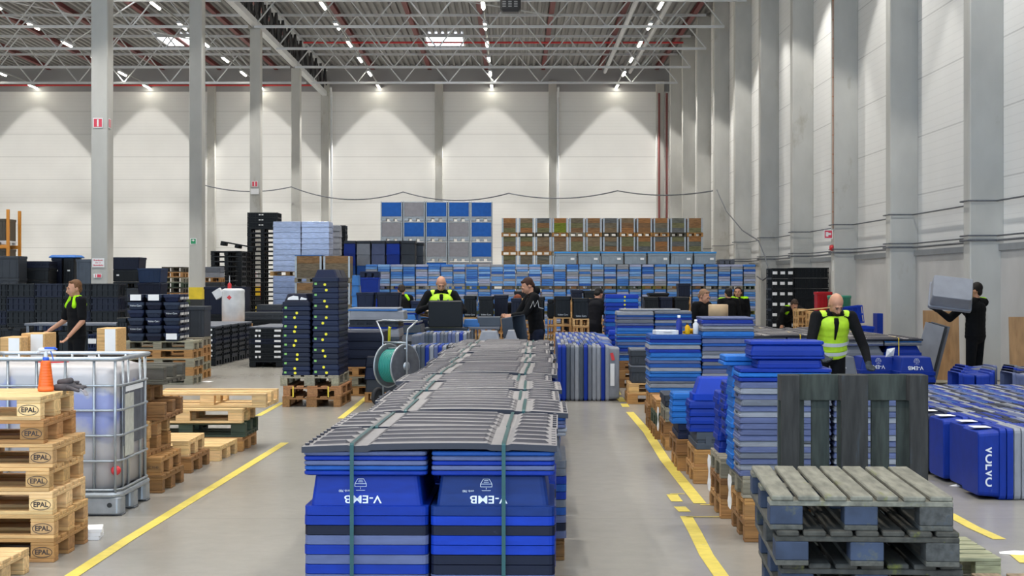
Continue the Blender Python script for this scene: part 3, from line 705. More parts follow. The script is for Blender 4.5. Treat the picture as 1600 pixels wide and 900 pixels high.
# ================================================================ SIZED KIT (cached by size)
CACHE = {}
def kit(kind, w, d, h, mt='plastic'):
    key = (kind, round(w, 3), round(d, 3), round(h, 3), mt)
    if key in CACHE: return CACHE[key]
    q = MB(); mats = [M[mt]]; hx, hy = w/2, d/2
    if kind == 'tray':
        q = tray_mb(w, d, h, rim=min(.045, h*.45), inset=min(.012, h*.12), step=.004, rad=.02)
    elif kind == 'traybig':
        q = tray_mb(w, d, h, rim=.055, inset=.06, step=.02)
    elif kind == 'lid': q = lid_mb(w, d, h)
    elif kind == 'bin':          # upright open box: floor, four walls with a rim, ribs, grip
        t = .006; r = .03
        q.rrings([(hx-.045, hy-.035, 0, r), (hx-.03, hy-.025, .012, r), (hx-.010, hy-.010, h-.05, r), (hx, hy, h-.048, r), (hx, hy, h-.004, r), (hx-.004, hy-.004, h, r), (hx-.012, hy-.012, h-.002, r), (hx-.03-t, hy-.025-t, .016, r)], 3, True, True)
        nr = max(3, int(w/.11))
        for k in range(nr):
            x = -hx+.07+(w-.14)*k/(nr-1)
            for s in (-1, 1): q.add([(x-.004, s*(hy-.022), .03), (x+.004, s*(hy-.022), .03), (x+.004, s*(hy-.002), h-.055), (x-.004, s*(hy-.002), h-.055), (x-.004, s*(hy-.012), h-.055), (x+.004, s*(hy-.012), h-.055)], [(0,1,2,3),(3,2,5,4),(0,3,4),(1,5,2)])
        for s in (-1, 1): q.box(-.05, .05, s*(hy-.004)-.004, s*(hy-.004)+.004, h-.035, h-.018)
    elif kind == 'lattice':      # ventilated crate: posts, rails and recessed openings
        t = .016
        for s in (-1, 1):
            q.bbox(-hx, hx, s*hy-(t if s > 0 else 0), s*hy+(0 if s > 0 else t), h-.03, h-.002, .002)
            q.bbox(-hx, hx, s*hy-(t if s > 0 else 0), s*hy+(0 if s > 0 else t), .002, .03, .002)
            q.bbox(s*hx-(t if s > 0 else 0), s*hx+(0 if s > 0 else t), -hy+t, hy-t, h-.03, h-.002, .002)
            q.bbox(s*hx-(t if s > 0 else 0), s*hx+(0 if s > 0 else t), -hy+t, hy-t, .002, .03, .002)
        n = max(3, int(w/.10)); m = max(2, int(d/.12))
        for k in range(n+1):
            x = -hx+w*k/n
            for s in (-1, 1): q.box(x-.008 if k else x, x+.008 if k < n else x, s*(hy-.008)-.007, s*(hy-.008)+.007, .03, h-.03)
        for k in range(m+1):
            y = -hy+d*k/m
            for s in (-1, 1): q.box(s*(hx-.008)-.007, s*(hx-.008)+.007, y-.008 if k else y, y+.008 if k < m else y, .03, h-.03)
        for s in (-1, 1): q.box(-hx+.01, hx-.01, s*(hy-.009)-.004, s*(hy-.009)+.004, h*.45, h*.55)
        q.box(-hx+.035, hx-.035, -hy+.035, hy-.035, .004, h*.93)
    elif kind == 'fold':         # folded flat crate
        q.bbox(-hx, hx, -hy, hy, .001, h*.36, .004); q.bbox(-hx+.012, hx-.012, -hy+.012, hy-.012, h*.36, h*.55, .003); q.bbox(-hx+.003, hx-.003, -hy+.003, hy-.003, h*.55, h-.001, .004)
        for k in range(int(w/.15)):
            x = -hx+.08+k*.15
            for s in (-1, 1): q.box(x, x+.05, s*hy-.004, s*hy+.004, h*.2, h*.75)
    elif kind == 'ppallet':      # black plastic pallet with nine feet
        q.bbox(-hx, hx, -hy, hy, h-.05, h-.001, .005)
        for x in (-hx+.07, 0, hx-.07):
            for y in (-hy+.07, 0, hy-.07): q.bbox(x-.07, x+.07, y-.07, y+.07, .012, h-.05, .008)
            q.bbox(x-.06, x+.06, -hy+.01, hy-.01, 0, .012, .003)
    elif kind == 'pallet':
        sc_ = PAL1['wood'] if mt == 'wood' else PAL1['wood_old']
        q = MB().add([(v.co.x*w/1.2, v.co.y*d/.8, v.co.z*h/.144) for v in sc_.vertices], [tuple(p.vertices) for p in sc_.polygons])
    elif kind == 'big':          # plain closed container with ribbed front and pallet feet
        q.rrings([(hx-.02, hy-.02, .0, .03), (hx-.012, hy-.012, .01, .03), (hx-.012, hy-.012, h-.07, .03), (hx, hy, h-.065, .03), (hx, hy, h-.006, .03), (hx-.006, hy-.006, h, .03)], 3, True, True)
        for k in range(4):
            x = -hx+w*(k+.5)/4
            for s in (-1, 1): q.bbox(x-.02, x+.02, s*(hy-.010)-.008, s*(hy-.010)+.008, .03, h-.08, .003)
    me = q.mesh({'tray':'plastic_tray','traybig':'plastic_box','lid':'box_cover','bin':'plastic_bin','lattice':'lattice_crate','fold':'folded_crate','ppallet':'plastic_pallet','pallet':'pallet','big':'container'}[kind], mats)
    CACHE[key] = me; return me
NOUN = dict(tray='box', traybig='box', lid='lid', bin='bin', lattice='lattice crate', fold='folded crate', ppallet='plastic pallet', pallet='wooden pallet', big='container')
NAME = dict(tray='plastic_tray', traybig='plastic_box', lid='box_cover', bin='plastic_bin', lattice='lattice_crate', fold='folded_crate', ppallet='plastic_pallet', pallet='pallet', big='container')
CATS = dict(tray='box', traybig='box', lid='lid', bin='bin', lattice='crate', fold='crate', ppallet='pallet', pallet='pallet', big='container')
def colname(c):
    n = cname(c)
    if n != 'blue' or c == C['blue']: return n
    for k, nm in (('new','light'),('lite','pale'),('mid','tan'),('brown','brown'),('old','weathered'),('dark','dark weathered'),('black','blackened'),('green','dark green'),('bluey','blue stained')):
        if W[k] == c: return nm
    return n
TAGM = MB().box(-.035, .035, -.001, 0, -.02, .02).mesh('paper_tag', [M['paper']])
def stack(cx, yf, w, d, layers, where, rz=0, z0=0, mt='plastic', grp=None, jit=.006, jr=.006):
    """layers, bottom first: (kind, height, colour[, dx[, w[, tag]]]). yf: front face"""
    z = z0; n = len(layers); cnt = {}
    for l in layers: cnt[l[0]] = cnt.get(l[0], 0)+1
    seen = {k: 0 for k in cnt}; objs = []
    for l in layers:
        kd, hh, cc = l[:3]; dx = l[3] if len(l) > 3 else 0; ww = l[4] if len(l) > 4 and l[4] else w
        if kd == 'gap': z += hh; continue
        m_ = 'wood' if kd == 'pallet' and cc not in (W['old'], W['dark'], W['black'], W['green'], W['bluey']) else ('wood_old' if kd == 'pallet' else mt)
        me = kit(kd, ww, d, hh-.001, m_)
        i = cnt[kd]-1-seen[kd]; seen[kd] += 1
        lab = '%s %s%s, %s' % (colname(cc), NOUN[kd], '' if cnt[kd] == 1 else ', '+top(i), where)
        if len(lab.split()) > 16: lab = lab.replace(' from the top', ' down')
        f = 1+R.uniform(-.10, .10); col = (min(1, cc[0]*f), min(1, cc[1]*f), min(1, cc[2]*f), 1)
        o = O(NAME[kd], me, (cx+dx+R.uniform(-jit, jit), yf+d/2+R.uniform(-jit, jit), z), rz+R.uniform(-jr, jr), col, lab=lab, cat=CATS[kd], grp=(grp or (NOUN[kd]+'s, '+where))[:60])
        if len(l) > 5:
            for tx in l[5]:
                O('paper_tag', TAGM, (tx, -d/2-.004, hh*.55), par=o, sc=(1.7,1,1.9) if kd == 'lattice' and w < .7 else (1,1,1))
        objs.append(o); z += hh
    return z, objs
def z_of(py, Y): return H+(440-py)*Y/F
def x_of(px, Y): return (px-800)*Y/F
# ================================================================ NAVY STACK ON THREE PALLETS (centre left)
YN = F/114.6
nc = [C['dnavy'], C['navy'], C['dnavy']]
for k, (c_, dx) in enumerate(((W['brown'], .02), (hexc('#a0714a'), .03), (W['old'], -.01))):
    xc = x_of(486, YN)+dx
    pallet(xc+.0, YN+.6, .1445*k, RZ+PI/2, c_, ['brown pallet at the bottom of the navy box stack', 'reddish pallet in the middle under the navy boxes', 'grey topmost pallet under the navy boxes'][k], 'pallets under the navy stack')
yband = mat('yellow_band', (.70,.50,.03,1), rough=.5)
for px_ in (458, 513):
    O('strap', MB().flat([(0,-.003,.0),(0,-.003,.13),(0,.0,.145)], .018, .002).mesh('strap', [yband]), (x_of(px_, YN), YN-.005, .135), lab='short yellow strap on the %s side of the reddish pallet' % ('left' if px_ < 480 else 'right'), cat='strap')
dot = MB().lathe([(.019,0),(.019,.003)], 14).mesh('round_sticker', [mat('yellow_sticker', (.80,.72,.02,1), rough=.5)])
dotg = MB().box(-.016,.016,-.014,.014,0,.002).mesh('square_sticker', [mat('green_sticker', (.22,.50,.12,1), rough=.5)])
def navy_col(x0, x1, ytop, nb, side, flip_top=True):
    w = (x1-x0)/114.6; cx = x_of((x0+x1)/2, YN); z = .1445*3
    ht = z_of(ytop, YN)-z; hh = (ht-.165)/nb
    for d_i in range(2):
        for k in range(nb+1):
            istop = k == nb
            h_ = .165 if istop else hh
            me = kit('traybig' if istop else 'tray', w-.006, .585, h_-.001)
            y = YN+.005+.2925+d_i*.60
            cc = R.choice(nc)
            o = O('plastic_box', me, (cx+R.uniform(-.004,.004), y, z+k*hh), RZ, cc, lab='%s navy box, %s, %s column of the %s' % ('tapered' if istop else 'dark', top(nb-k), side, 'tall navy stack' if d_i == 0 else 'navy stack, rear half'), cat='box', grp='navy boxes in the tall stack')
            if d_i == 0 and not istop:
                if k % 3 != 2: O('round_sticker', dot, (-.01+R.uniform(-.03,.03), -.2945, hh*.45), (PI/2,0,0), par=o)
                if k % 2 == 0: O('square_sticker', dotg, (-w/2+.05, -.2945, hh*.6), (PI/2,0,0), par=o)
            if d_i == 0 and istop and side == 'left':
                O('torn_label', MB().add([(-.14,0,.02),(-.02,0,.03),(.02,0,.11),(-.05,0,.12),(-.12,0,.09),(.03,0,.04),(.12,0,.02),(.14,0,.08),(.06,0,.10)], [(0,1,4),(1,2,3,4),(1,5,2),(5,6,7,8)]).mesh('torn_label', [M['paper']]), (0, -.262, .02), (.0,0,0), par=o)
navy_col(441, 486, 459, 15, 'left'); navy_col(488, 531, 421, 17, 'right')
# ---- more pallets and stacks following it towards the back (left side of the left aisle)
def row_pt(px, py): X, Y = G(px, py); return X, Y
stack(-2.33, 24.9, .80, 1.2, [('pallet',.144,W['mid']),('pallet',.144,W['old']),('pallet',.144,W['mid'])]+[('tray',.13,C['dnavy'])]*4, 'stack right behind the tall navy one', RZ)
stack(-2.22, 26.6, .80, 1.0, [('pallet',.144,W['mid']),('pallet',.144,W['mid']),('pallet',.144,W['brown']),('pallet',.144,W['green']),
      ('tray',.15,C['lgrey'],.02),('fold',.10,C['slate']),('tray',.13,C['lgrey'],.05,.8),('lid',.024,C['blue'],.02),('fold',.12,C['dgrey'],.02),('tray',.14,C['lgrey'],.08,.88),('lid',.024,C['lblue'],0),('lid',.024,C['lgrey'],.0)], 'leaning pile beyond the navy stack', RZ, jit=.03, jr=.04)
pl = [C['lblue'], C['grey'], C['mblue'], C['lgrey'], C['lblue'], C['slate']]
stack(-1.98, 29.2, .72, 1.0, [('pallet',.144,W['mid']),('pallet',.144,W['brown']),('pallet',.144,W['brown']),('fold',.11,C['slate']),('tray',.12,C['dgrey']),('tray',.12,C['grey'],-.04),('lid',.03,C['lblue'],0),('tray',.14,C['slate'],.03),('lid',.03,C['blue']),('lid',.03,C['lgrey']),('tray',.12,C['lblue'],-.03),('lid',.03,C['blue'],.0),('lid',.03,C['lgrey']),('lid',.03,C['lblue'],.02)], 'blue and grey pile behind the hose reel', RZ, jit=.03, jr=.03)
stack(-2.05, 31.4, 1.05, 1.0, [('pallet',.144,W['brown']),('pallet',.144,W['mid']),('tray',.2,C['navy']),('tray',.2,C['slate']),('tray',.2,C['navy']),('tray',.13,C['grey']),('lid',.03,C['lblue']),('lid',.03,C['lgrey']),('lid',.03,C['blue']),('lid',.03,C['lblue'],.03),('lid',.03,C['lgrey'])], 'farther pile of mixed trays at the left aisle', RZ, jit=.03, jr=.03)
for k, (a_, b_, cc) in enumerate(((556,585,C['navy']), (588,626,C['dnavy']))):
    Yk = 34.5; w_ = (b_-a_)*Yk/F
    stack(x_of((a_+b_)/2, Yk), Yk, w_, .6, [('pallet',.144,W['mid']),('pallet',.144,W['mid']),('tray',.27,C['dgrey']),('tray',.27,C['dnavy']),('tray',.27,C['navy']),('bin',z_of(457,Yk)-1.098,cc)], ['left', 'right'][k]+' dark pile beyond the mixed trays', grp='dark boxes beyond the mixed trays')
# ================================================================ LEFT MIDDLE: CRATES, BINS, FOLDED CRATES
# black euro bins on five pallets
YE = 27.6; se = F/YE
for k in range(5): pallet(x_of(262, YE)-.18+R.uniform(-.02,.02), YE+.45, .1442*k, -.02, [W['old'],W['mid'],W['old'],W['mid'],W['old']][k], 'worn pallet, %s under the dark bin wall at left' % top(4-k), 'pallets under the dark bin wall', det=1 if k else 0)
logo = font_mesh('Volvo Cars', .042, mat_='print', name='lettering')
bigtag = MB().box(-.09,.09,-.001,0,-.05,.05).mesh('paper_sheet', [M['paper']])
for ci, (a_, b_) in enumerate(((199,225),(227,253),(255,281))):
    w_ = 27.0/se; nb = 6; z0 = .722; hh = (z_of(460, YE)-z0)/nb
    for k in range(nb):
        for di in range(2):
            o = O('plastic_bin', kit('bin', w_-.008, .38, hh-.001), (x_of((a_+b_)/2, YE), YE+.19+di*.39, z0+k*hh), 0, C['navy'] if (ci+k) % 4 == 3 else (C['dnavy'] if (ci+k) % 2 else hexc('#222c40')), lab='dark bin, %s, %s column of the bin wall%s' % (top(nb-1-k), ['left','middle','right'][ci], ', rear rank' if di else ''), cat='bin', grp='dark bins on the worn pallets')
            if di == 0 and (ci*2+k) % 3 == 1: O('lettering', logo, (0, -.19-.002, hh*.55), (PI/2,0,0), par=o)
            if di == 0 and ((k == nb-1 and ci < 2) or (k == 0 and ci == 2)): O('paper_sheet', bigtag, (0, -.199, hh*.6), par=o)
            if ci == 2:
                for t_ in (-.12, 0, .12): O('paper_tag', TAGM, (w_/2+.001, t_, hh*.5), (0,0,PI/2), par=o)
# pile behind: pallets with a grey crate
for k in range(5): pallet(x_of(301, 29.3)-.42, 29.3+.4, .1442*k, 0, [W['mid'],W['old'],W['mid'],W['mid'],W['old']][k], 'pallet, %s in the pile behind the dark bin wall' % top(4-k), 'pallets behind the dark bin wall', det=0)
stack(x_of(300,29.5)-.15, 29.5, .75, .7, [('big', .55, C['dgrey'])], 'on the pallets behind the dark bin wall', z0=.722)
# rows of folded black crates on black plastic pallets
def foldrow(cx, yf, nrow, w, d, gap, where, zt=.81, n=6):
    for r in range(nrow):
        dx = (r*(d+gap))*.03
        wh = where+('' if nrow == 1 else ', %s pallet from front' % NTH[r])
        hh = (zt-.15-.03)/n
        stack(cx+dx, yf+r*(d+gap), w, d, [('ppallet',.15,C['black'])]+[('lattice', hh, C['black'] if k != 3 else C['dnavy'], 0, None, [-.44,-.40, -.06, .0, .34, .40]) for k in range(n)]+[('fold',.03,C['grey'])], wh, grp='black crates, '+where)
foldrow(x_of(337,33.7)-.5, 33.7, 5, 1.0, .78, .04, 'long low row')
foldrow(x_of(389,33.2)+.6, 33.2, 3, 1.2, .8, .04, 'short row')
# wall of black lattice crates at the far left
YL = 36.0
for ci in range(7):
    w_ = .60; X_ = -8.52-.30-ci*.605; nb = 5
    z0 = .18; hh = (z_of(443, YL)-z0)/nb
    stack(X_, YL, .595, .80, [('ppallet', .18, C['black'])]+[('lattice', hh, C['black'] if (ci+k) % 3 else (C['dnavy'] if k != 1 else C['navy']), 0, None, [.0] if ci in (1, 4) else ([.18] if ci == 5 else [])) for k in range(nb)], '%s column from right, left crate wall' % NTH[ci], grp='black crates of the far left wall', jit=.002, jr=.002)
# containers behind/on top of that wall (deeper)
YB2 = 41.5
def px_stack(x0, x1, ytop, Y, d, layers, where, **k):
    """stack whose front spans x0..x1 and whose top is at ytop; layer heights are scaled to fit"""
    w = (x1-x0)*Y/F; zt = z_of(ytop, Y); tot = sum(l[1] for l in layers); f = zt/tot
    return stack(x_of((x0+x1)/2, Y), Y, w-.01, d, [(l[0], l[1]*f, *l[2:]) for l in layers], where, **k)
px_stack(-14, 30, 400, YB2, .75, [('ppallet',.15,C['black'])]+[('big',.6,C['dgrey'])]*4, 'grey containers at the left edge')
px_stack(12, 77, 408, 42.5, .8, [('ppallet',.15,C['black'])]+[('big',.55,C['black'])]*3+[('big',.32,C['black'],.0),('fold',.18,C['dnavy'])], 'wide black containers behind the crate wall')
px_stack(79, 97, 403, 43.5, .8, [('ppallet',.15,C['black'])]+[('big',.8,C['dnavy'],0,None,[0])]*3, 'left one of the blue topped pair')
px_stack(98, 116, 403, 43.5, .8, [('ppallet',.15,C['black'])]+[('big',.8,C['black'],0,None,[0])]*3, 'right one of the blue topped pair')
O('tarpaulin', MB().rrings([(.36,.42,0,.03),(.37,.43,.02,.03),(.34,.40,.05,.03),(.30,.37,.075,.03)], 3, True, True).mesh('tarpaulin', [M['plastic']]), (x_of(98,43.5), 43.9, z_of(403,43.5)+.002), 0, C['cyan'], lab='sky blue plastic cover over two dark containers behind the crate wall', cat='cover')
px_stack(118, 143, 405, 42.6, .8, [('ppallet',.15,C['black']),('big',.7,C['dgrey']),('ppallet',.16,C['black']),('big',.9,C['slate'])], 'grey container left of the signed column')
px_stack(174, 218, 402, 43.5, .9, [('ppallet',.16,C['black'])]+[('big',.34,C['dgrey']),('ppallet',.16,C['black'])]*3+[('bin',.3,C['black'],0,None,[-.2]),('bin',.32,C['dnavy'])], 'black container stack right of the signed column')
px_stack(214, 252, 419, 41.8, .9, [('ppallet',.16,C['black']),('bin',.28,hexc('#1c2f50')),('bin',.28,C['dnavy']),('bin',.28,hexc('#1c2f50')),('bin',.28,C['dnavy']),('bin',.28,hexc('#1c2f50'))], 'ribbed navy bins behind the dark bin wall')
px_stack(252, 286, 417, 45, .8, [('pallet',.144,[W['old'],W['mid'],W['dark'],W['green']][k % 4]) for k in range(15)], 'tall pallet stack left of the second column')
# things left of the third column
px_stack(316, 345, 417, 56, .8, [('ppallet',.16,C['black']),('big',.7,C['black']),('ppallet',.16,C['black']),('big',.5,C['dgrey']),('pallet',.144,W['mid']),('tray',.16,C['lgrey']),('tray',.16,C['grey'])], 'grey trays on pallets between the columns')
px_stack(329, 378, 392, 58, 1.0, [('ppallet',.16,C['black'])]*16, 'black pallet stack left of the third column')
px_stack(318, 384, 448, 44, .9, [('ppallet',.16,C['black']),('big',.7,C['black']),('big',.75,C['dnavy'])], 'wide dark container behind the white drum')
o = O('plastic_pallet', kit('ppallet', 1.2, .8, .16), (x_of(371,60.9), 60.6+.45, z_of(393,60.6)+.125), (0, .18, 0), C['black'], lab='tilted black sheet pallet propped against the tall black pallet stack', cat='pallet')
px_stack(356, 386, 393, 60.6, .9, [('ppallet',.16,C['black'])]*16, 'low black pallet stack behind the tilted one')
px_stack(386, 434, 332, 62, 1.1, [('ppallet',.16,C['black'])]*22+[('lattice',.18,C['black'],0,None,[-.1,0])]*3, 'tallest black pallet stack at the third column', jit=.002)
px_stack(378, 440, 488, 41, .9, [('ppallet',.14,C['black']),('fold',.12,C['dgrey']),('fold',.12,C['dnavy']),('fold',.12,C['black']),('fold',.12,C['dgrey'])], 'folded crates behind the short row', jr=.08)
px_stack(400, 441, 476, 44.5, .9, [('ppallet',.14,C['black']),('bin',.3,C['black']),('bin',.3,C['dnavy']),('fold',.12,C['dgrey'])], 'dark bins behind the folded crates')
# silver crates
def silver(x0, x1, yt, yb, Y, cols, rows, where, d=1.2):
    w = (x1-x0)*Y/F/cols; h = (yb-yt)*Y/F/rows; z0 = z_of(yb, Y)
    for c in range(cols):
        for r in range(rows):
            O('silver_crate', kit('tray', w-.006, d, h-.002, 'film'), (x_of(x0, Y)+w*(c+.5), Y+d/2, z0+r*h), 0, hexc('#b4bfdc', R.uniform(.85,1.15)), lab='silver crate, %s, %s column, %s' % (top(rows-1-r), ['left','right','third'][c], where), cat='crate', grp='silver crates, '+where)
    return z0
YS = 56.0
z0 = silver(426, 515, 346, 424, YS, 2, 9, 'upper shiny block left')
pallet(x_of(449,YS), YS+.5, z0-.146, 0, W['new'], 'light pallet under the left half of the upper shiny block', det=0, cat='pallet'); pallet(x_of(495,YS)+.2, YS+.5, z0-.146, 0, W['new'], 'light pallet under the right half of the upper shiny block', det=0)
zz = z0-.146
w = 89*YS/F/2; hl = (zz-.15)/9
for c in range(2):
    O('plastic_pallet', kit('ppallet', w-.01, 1.2, .15), (x_of(426, YS)+w*(c+.5), YS+.6, 0), 0, C['black'], lab='black pallet at the bottom of the %s shiny column' % ['left','right'][c], cat='pallet')
    for r in range(9):
        O('silver_crate', kit('tray', w-.006, 1.2, hl-.002, 'film'), (x_of(426, YS)+w*(c+.5), YS+.6, .15+r*hl), 0, hexc('#98a5c6', R.uniform(.8,1.15)), lab='silver crate, %s, %s column, lower shiny block left' % (top(8-r), ['left','right'][c]), cat='crate', grp='silver crates, lower shiny block left')
px_stack(517, 531, 352, 58.5, .8, [('ppallet',.16,C['black'])]+[('tray',.2,C['lgrey'])]*17, 'grey trays right behind the shiny block')
px_stack(531, 540, 352, 60, .8, [('ppallet',.16,C['black'])]*24, 'tower right of the shiny block')
# ---- wooden collar boxes (pallet with folding wooden frames and metal corners)
def collar_me(w, d, n, h, key='c'):
    k_ = (key, round(w,3), round(d,3), n, round(h,3))
    if k_ in CACHE: return CACHE[k_]
    res = []
    q = MB(); hx, hy = w/2, d/2; t = .03; hh = h/n
    frames = []
    for i in range(n):
        z0_, z1_ = i*hh+.002, (i+1)*hh-.002
        f_ = MB().bbox(-hx, hx, -hy, -hy+t, z0_, z1_, .003).bbox(-hx, hx, hy-t, hy, z0_, z1_, .003).bbox(-hx, -hx+t, -hy+t, hy-t, z0_, z1_, .003).bbox(hx-t, hx, -hy+t, hy-t, z0_, z1_, .003)
        frames.append(f_.mesh('collar_frame', [M['wood_old']]))
    m_ = MB()
    for sx in (-1, 1):
        for sy in (-1, 1):
            pass
    m_.bbox(-.03, .03, -.006, .006, .01, h-.01, .002)
    CACHE[k_] = (frames, m_.mesh('corner_hinge', [M['steel']])); return CACHE[k_]
def collar_box(x, yf, z, w, d, n, h, cols, lab, grp, pcol, lid=None):
    r = O('collar_box', None, (x, yf+d/2, z), 0, lab=lab, cat='wooden box', grp=grp)
    p_ = O('pallet_base', kit('pallet', w, d, .14, 'wood_old'), (0,0,0), par=r, col=pcol)
    fr, ch = collar_me(w-.03, d-.03, n, h)
    for i, f_ in enumerate(fr): O('collar_frame', f_, (0,0,.142), par=r, col=cols[i])
    for sx in (-1, 1): O('corner_hinge', ch, (sx*((w-.03)/2-.028), -(d-.03)/2-.001, .142), par=r)
    if lid: O('cover_board', kit('lid', w, d, .02), (0,0,.144+h), par=r, col=lid)
    return r
wcol_ = [hexc('#775a3e'), hexc('#86623f'), hexc('#6b6252'), hexc('#5f615a'), hexc('#93663c'), hexc('#6c6a4a'), hexc('#5d5f60'), hexc('#7a6850')]
YW = 59.2; pw = 26.35*YW/F
ph = .662; stw = 0
for ti in range(6):
    for c in range(12):
        z = ti*ph
        cols = [R.choice(wcol_) for _ in range(3)]
        if ti == 5 and c == 3: cols = [hexc('#6f7a1f'), hexc('#6f7a1f'), hexc('#9a6a3a')]
        if ti < 2 and c > 0 and False: continue
        collar_box(x_of(783, YW)+pw*(c+.5), YW, z, pw-.02, .8, 3, ph-.145, cols, 'wooden collar box, %s, %s column from left, brown block' % (top(5-ti), NTH[c]), 'wooden collar boxes at the back wall', R.choice([W['mid'], W['old'], W['dark'], W['mid']]))
YQ = 52.0
for c in range(2):
    for t_ in range(3):
        collar_box(x_of(460, YQ)+.86*(c+.5)+c*.03, YQ, t_*.84, .86, 1.0, 3, .69, [hexc('#6b6252'), hexc('#766a58'), hexc('#8a6a48')], 'wrapped collar box, %s one, %s column before the silver block' % (['bottom','middle','top'][t_], ['left','right'][c]), 'collar boxes before the silver block', W['old'], C['cyan'] if (t_ == 2 and c == 0) else None)
# ---- caged metal containers, five columns, six tiers
YC = 71.2; cw = 35.2*YC/F; chh = .860
def cage_meshes():
    hx = cw/2-.015; d = .8; hgt = chh
    fr = MB()
    for sx in (-1, 1):
        for sy in (-1, 1):
            fr.bbox(min(sx*hx, sx*(hx-.05)), max(sx*hx, sx*(hx-.05)), min(sy*.4, sy*.35), max(sy*.4, sy*.35), .0, hgt-.01, .006)
    for z in (.16, hgt-.06):
        for sy in (-1, 1):
            fr.bbox(-hx+.04, hx-.04, sy*.375-.02, sy*.375+.02, z, z+.035, .005); fr.bbox(min(sy*hx, sy*(hx-.04)), max(sy*hx, sy*(hx-.04)), -.36, .36, z, z+.035, .005)
    bs = MB().bbox(-hx+.05, hx-.05, -.38, .38, .11, .16, .006)
    for x in (-hx+.14, 0, hx-.14): bs.bbox(x-.09, x+.09, -.385, .385, .012, .11, .008)
    pn = MB().rrings([(hx-.035, .375, .20, .04), (hx-.035, .385, .205, .04), (hx-.035, .385, hgt-.07, .04), (hx-.05, .37, hgt-.065, .04)], 3, True, True)
    return fr.mesh('steel_frame', [M['steel']]), bs.mesh('foot_base', [M['steel']]), pn.mesh('side_panel', [M['plastic']])
cf, cb, cp = cage_meshes()
pat = {5: 'bgbbb', 4: 'gbbgb', 3: 'ggggb', 2: 'bgbgg', 1: 'gbgbb', 0: 'bbggb'}
for t_ in range(6):
    for c in range(5):
        r_ = O('cage_container', None, (x_of(594, YC)+cw*(c+.5), YC+.4, t_*chh), 0, lab='steel framed %s container, %s, %s column of the caged block' % ({'b':'blue','g':'pale grey'}[pat[t_][c]], top(5-t_), NTH[c]), cat='container', grp='steel framed containers at the back wall')
        O('steel_frame', cf, par=r_); O('foot_base', cb, par=r_)
        O('side_panel', cp, par=r_, col=hexc('#1d5cb4') if pat[t_][c] == 'b' else hexc('#8f8f98'))
# ---- block of folded blue and grey boxes, two tiers of pallets
YF = 49.4; sf = F/YF
BK = dict(a=hexc('#5f8fcb'), b=hexc('#3f73bb'), c=hexc('#9aa0bc'), d=hexc('#8d9098'), e=hexc('#7ea6d6'), f=hexc('#2a5cae'))
fcol = [BK[k] for k in 'aabbccddeef']
_cn = cname
def cname(c):
    for k, n_ in (('a','light blue'),('b','mid blue'),('c','lilac grey'),('d','grey'),('e','pale blue'),('f','strong blue')):
        if BK[k] == c: return n_
    return _cn(c)
colsx = []
x = 571.0
while x < 1180:
    if 1094 <= x < 1103: x = 1103; continue
    if 1143 <= x < 1144: x = 1146
    colsx.append(x); x += 19.35 if len(colsx) % 2 else 19.35+.6
nlay = 9
TP = .741; zU = 2*TP
def colw(i): n_ = len(colsx); return NTH[i]+' column from left' if i < n_/2 else NTH[n_-1-i]+' column from right'
for i, x0 in enumerate(colsx):
    w_ = 18.6/sf; cx = x_of(x0+9.3, YF); h = (TP-.105)/nlay
    if i % 2 == 0:
        for ti in range(3): O('pallet', kit('pallet', 37.5/sf if i < len(colsx)-1 else 18/sf, .6, .10, 'wood_old'), (cx+(9.5/sf if i < len(colsx)-1 else -.02), YF+.3, ti*TP), 0, R.choice([W['old'],W['dark'],W['green'],hexc('#6b6a2c')]), lab='dark pallet, %s tier, under the %s, back blue block' % (['bottom','middle','upper'][ti], colw(i)), cat='pallet', grp='pallets of the back blue block')
    for k in range(nlay):
        cc = R.choice(fcol)
        O('folded_box', kit('tray', w_, .6, h-.003), (cx+R.uniform(-.003,.003), YF+.3, zU+.103+k*h), 0, cc, lab='%s folded box, %s, %s, upper back block' % (cname(cc), top(nlay-1-k), colw(i)), cat='box', grp='folded boxes, upper tier at the back')
h2 = (TP-.105)/9
for vi, cc in enumerate([BK['a'], BK['b'], BK['c'], BK['d']]):
    q = MB(); base = kit('tray', 18.6/sf, .6, h2-.003)
    vs = [v.co[:] for v in base.vertices]; fs = [tuple(p.vertices) for p in base.polygons]
    for i, x0 in enumerate(colsx):
        for k in range(18):
            if (i*5+k*3+(i//3)) % 4 == vi: q.add([(a+x_of(x0+9.3, YF), b+YF+.3, c_+.103+k*h2+(k//9)*.105) for a, b, c_ in vs], fs)
    O('folded_boxes', q.mesh('folded_boxes', [M['plastic']]), (0,0,0), 0, cc, lab='%s folded boxes in the lower tiers of the back blue block' % cname(cc), cat='boxes', kind='stuff')
# grey boxes with blue lids on top of the blue block
pg = 36.3/sf
for k in range(7):
    xk = x_of(866, YF)+pg*(k+.5)
    z1 = 3*TP+.002
    r_ = O('lidded_box', None, (xk, YF+.31, z1), 0, lab='grey ribbed box with sky blue lid, %s from the left on the blue block' % NTH[k], cat='box', grp='blue lidded boxes at the back')
    O('body', kit('big', pg-.03, .56, z_of(396, YF)-z1), par=r_, col=hexc('#8b97a3'))
    O('cover', kit('lid', pg-.01, .58, .05), (0,0,z_of(396, YF)-z1+.001), par=r_, col=hexc('#3f8fd2'))
    O('paper_tag', TAGM, (.2,-.285,.16), par=r_, sc=(1.6,1,1.6))
px_stack(1124, 1148, 405, 51.5, .7, [('ppallet',.16,C['grey'])]+[('big',.9,C['slate'])]*2+[('ppallet',.16,C['grey'])]*3, 'pile ending the back block')
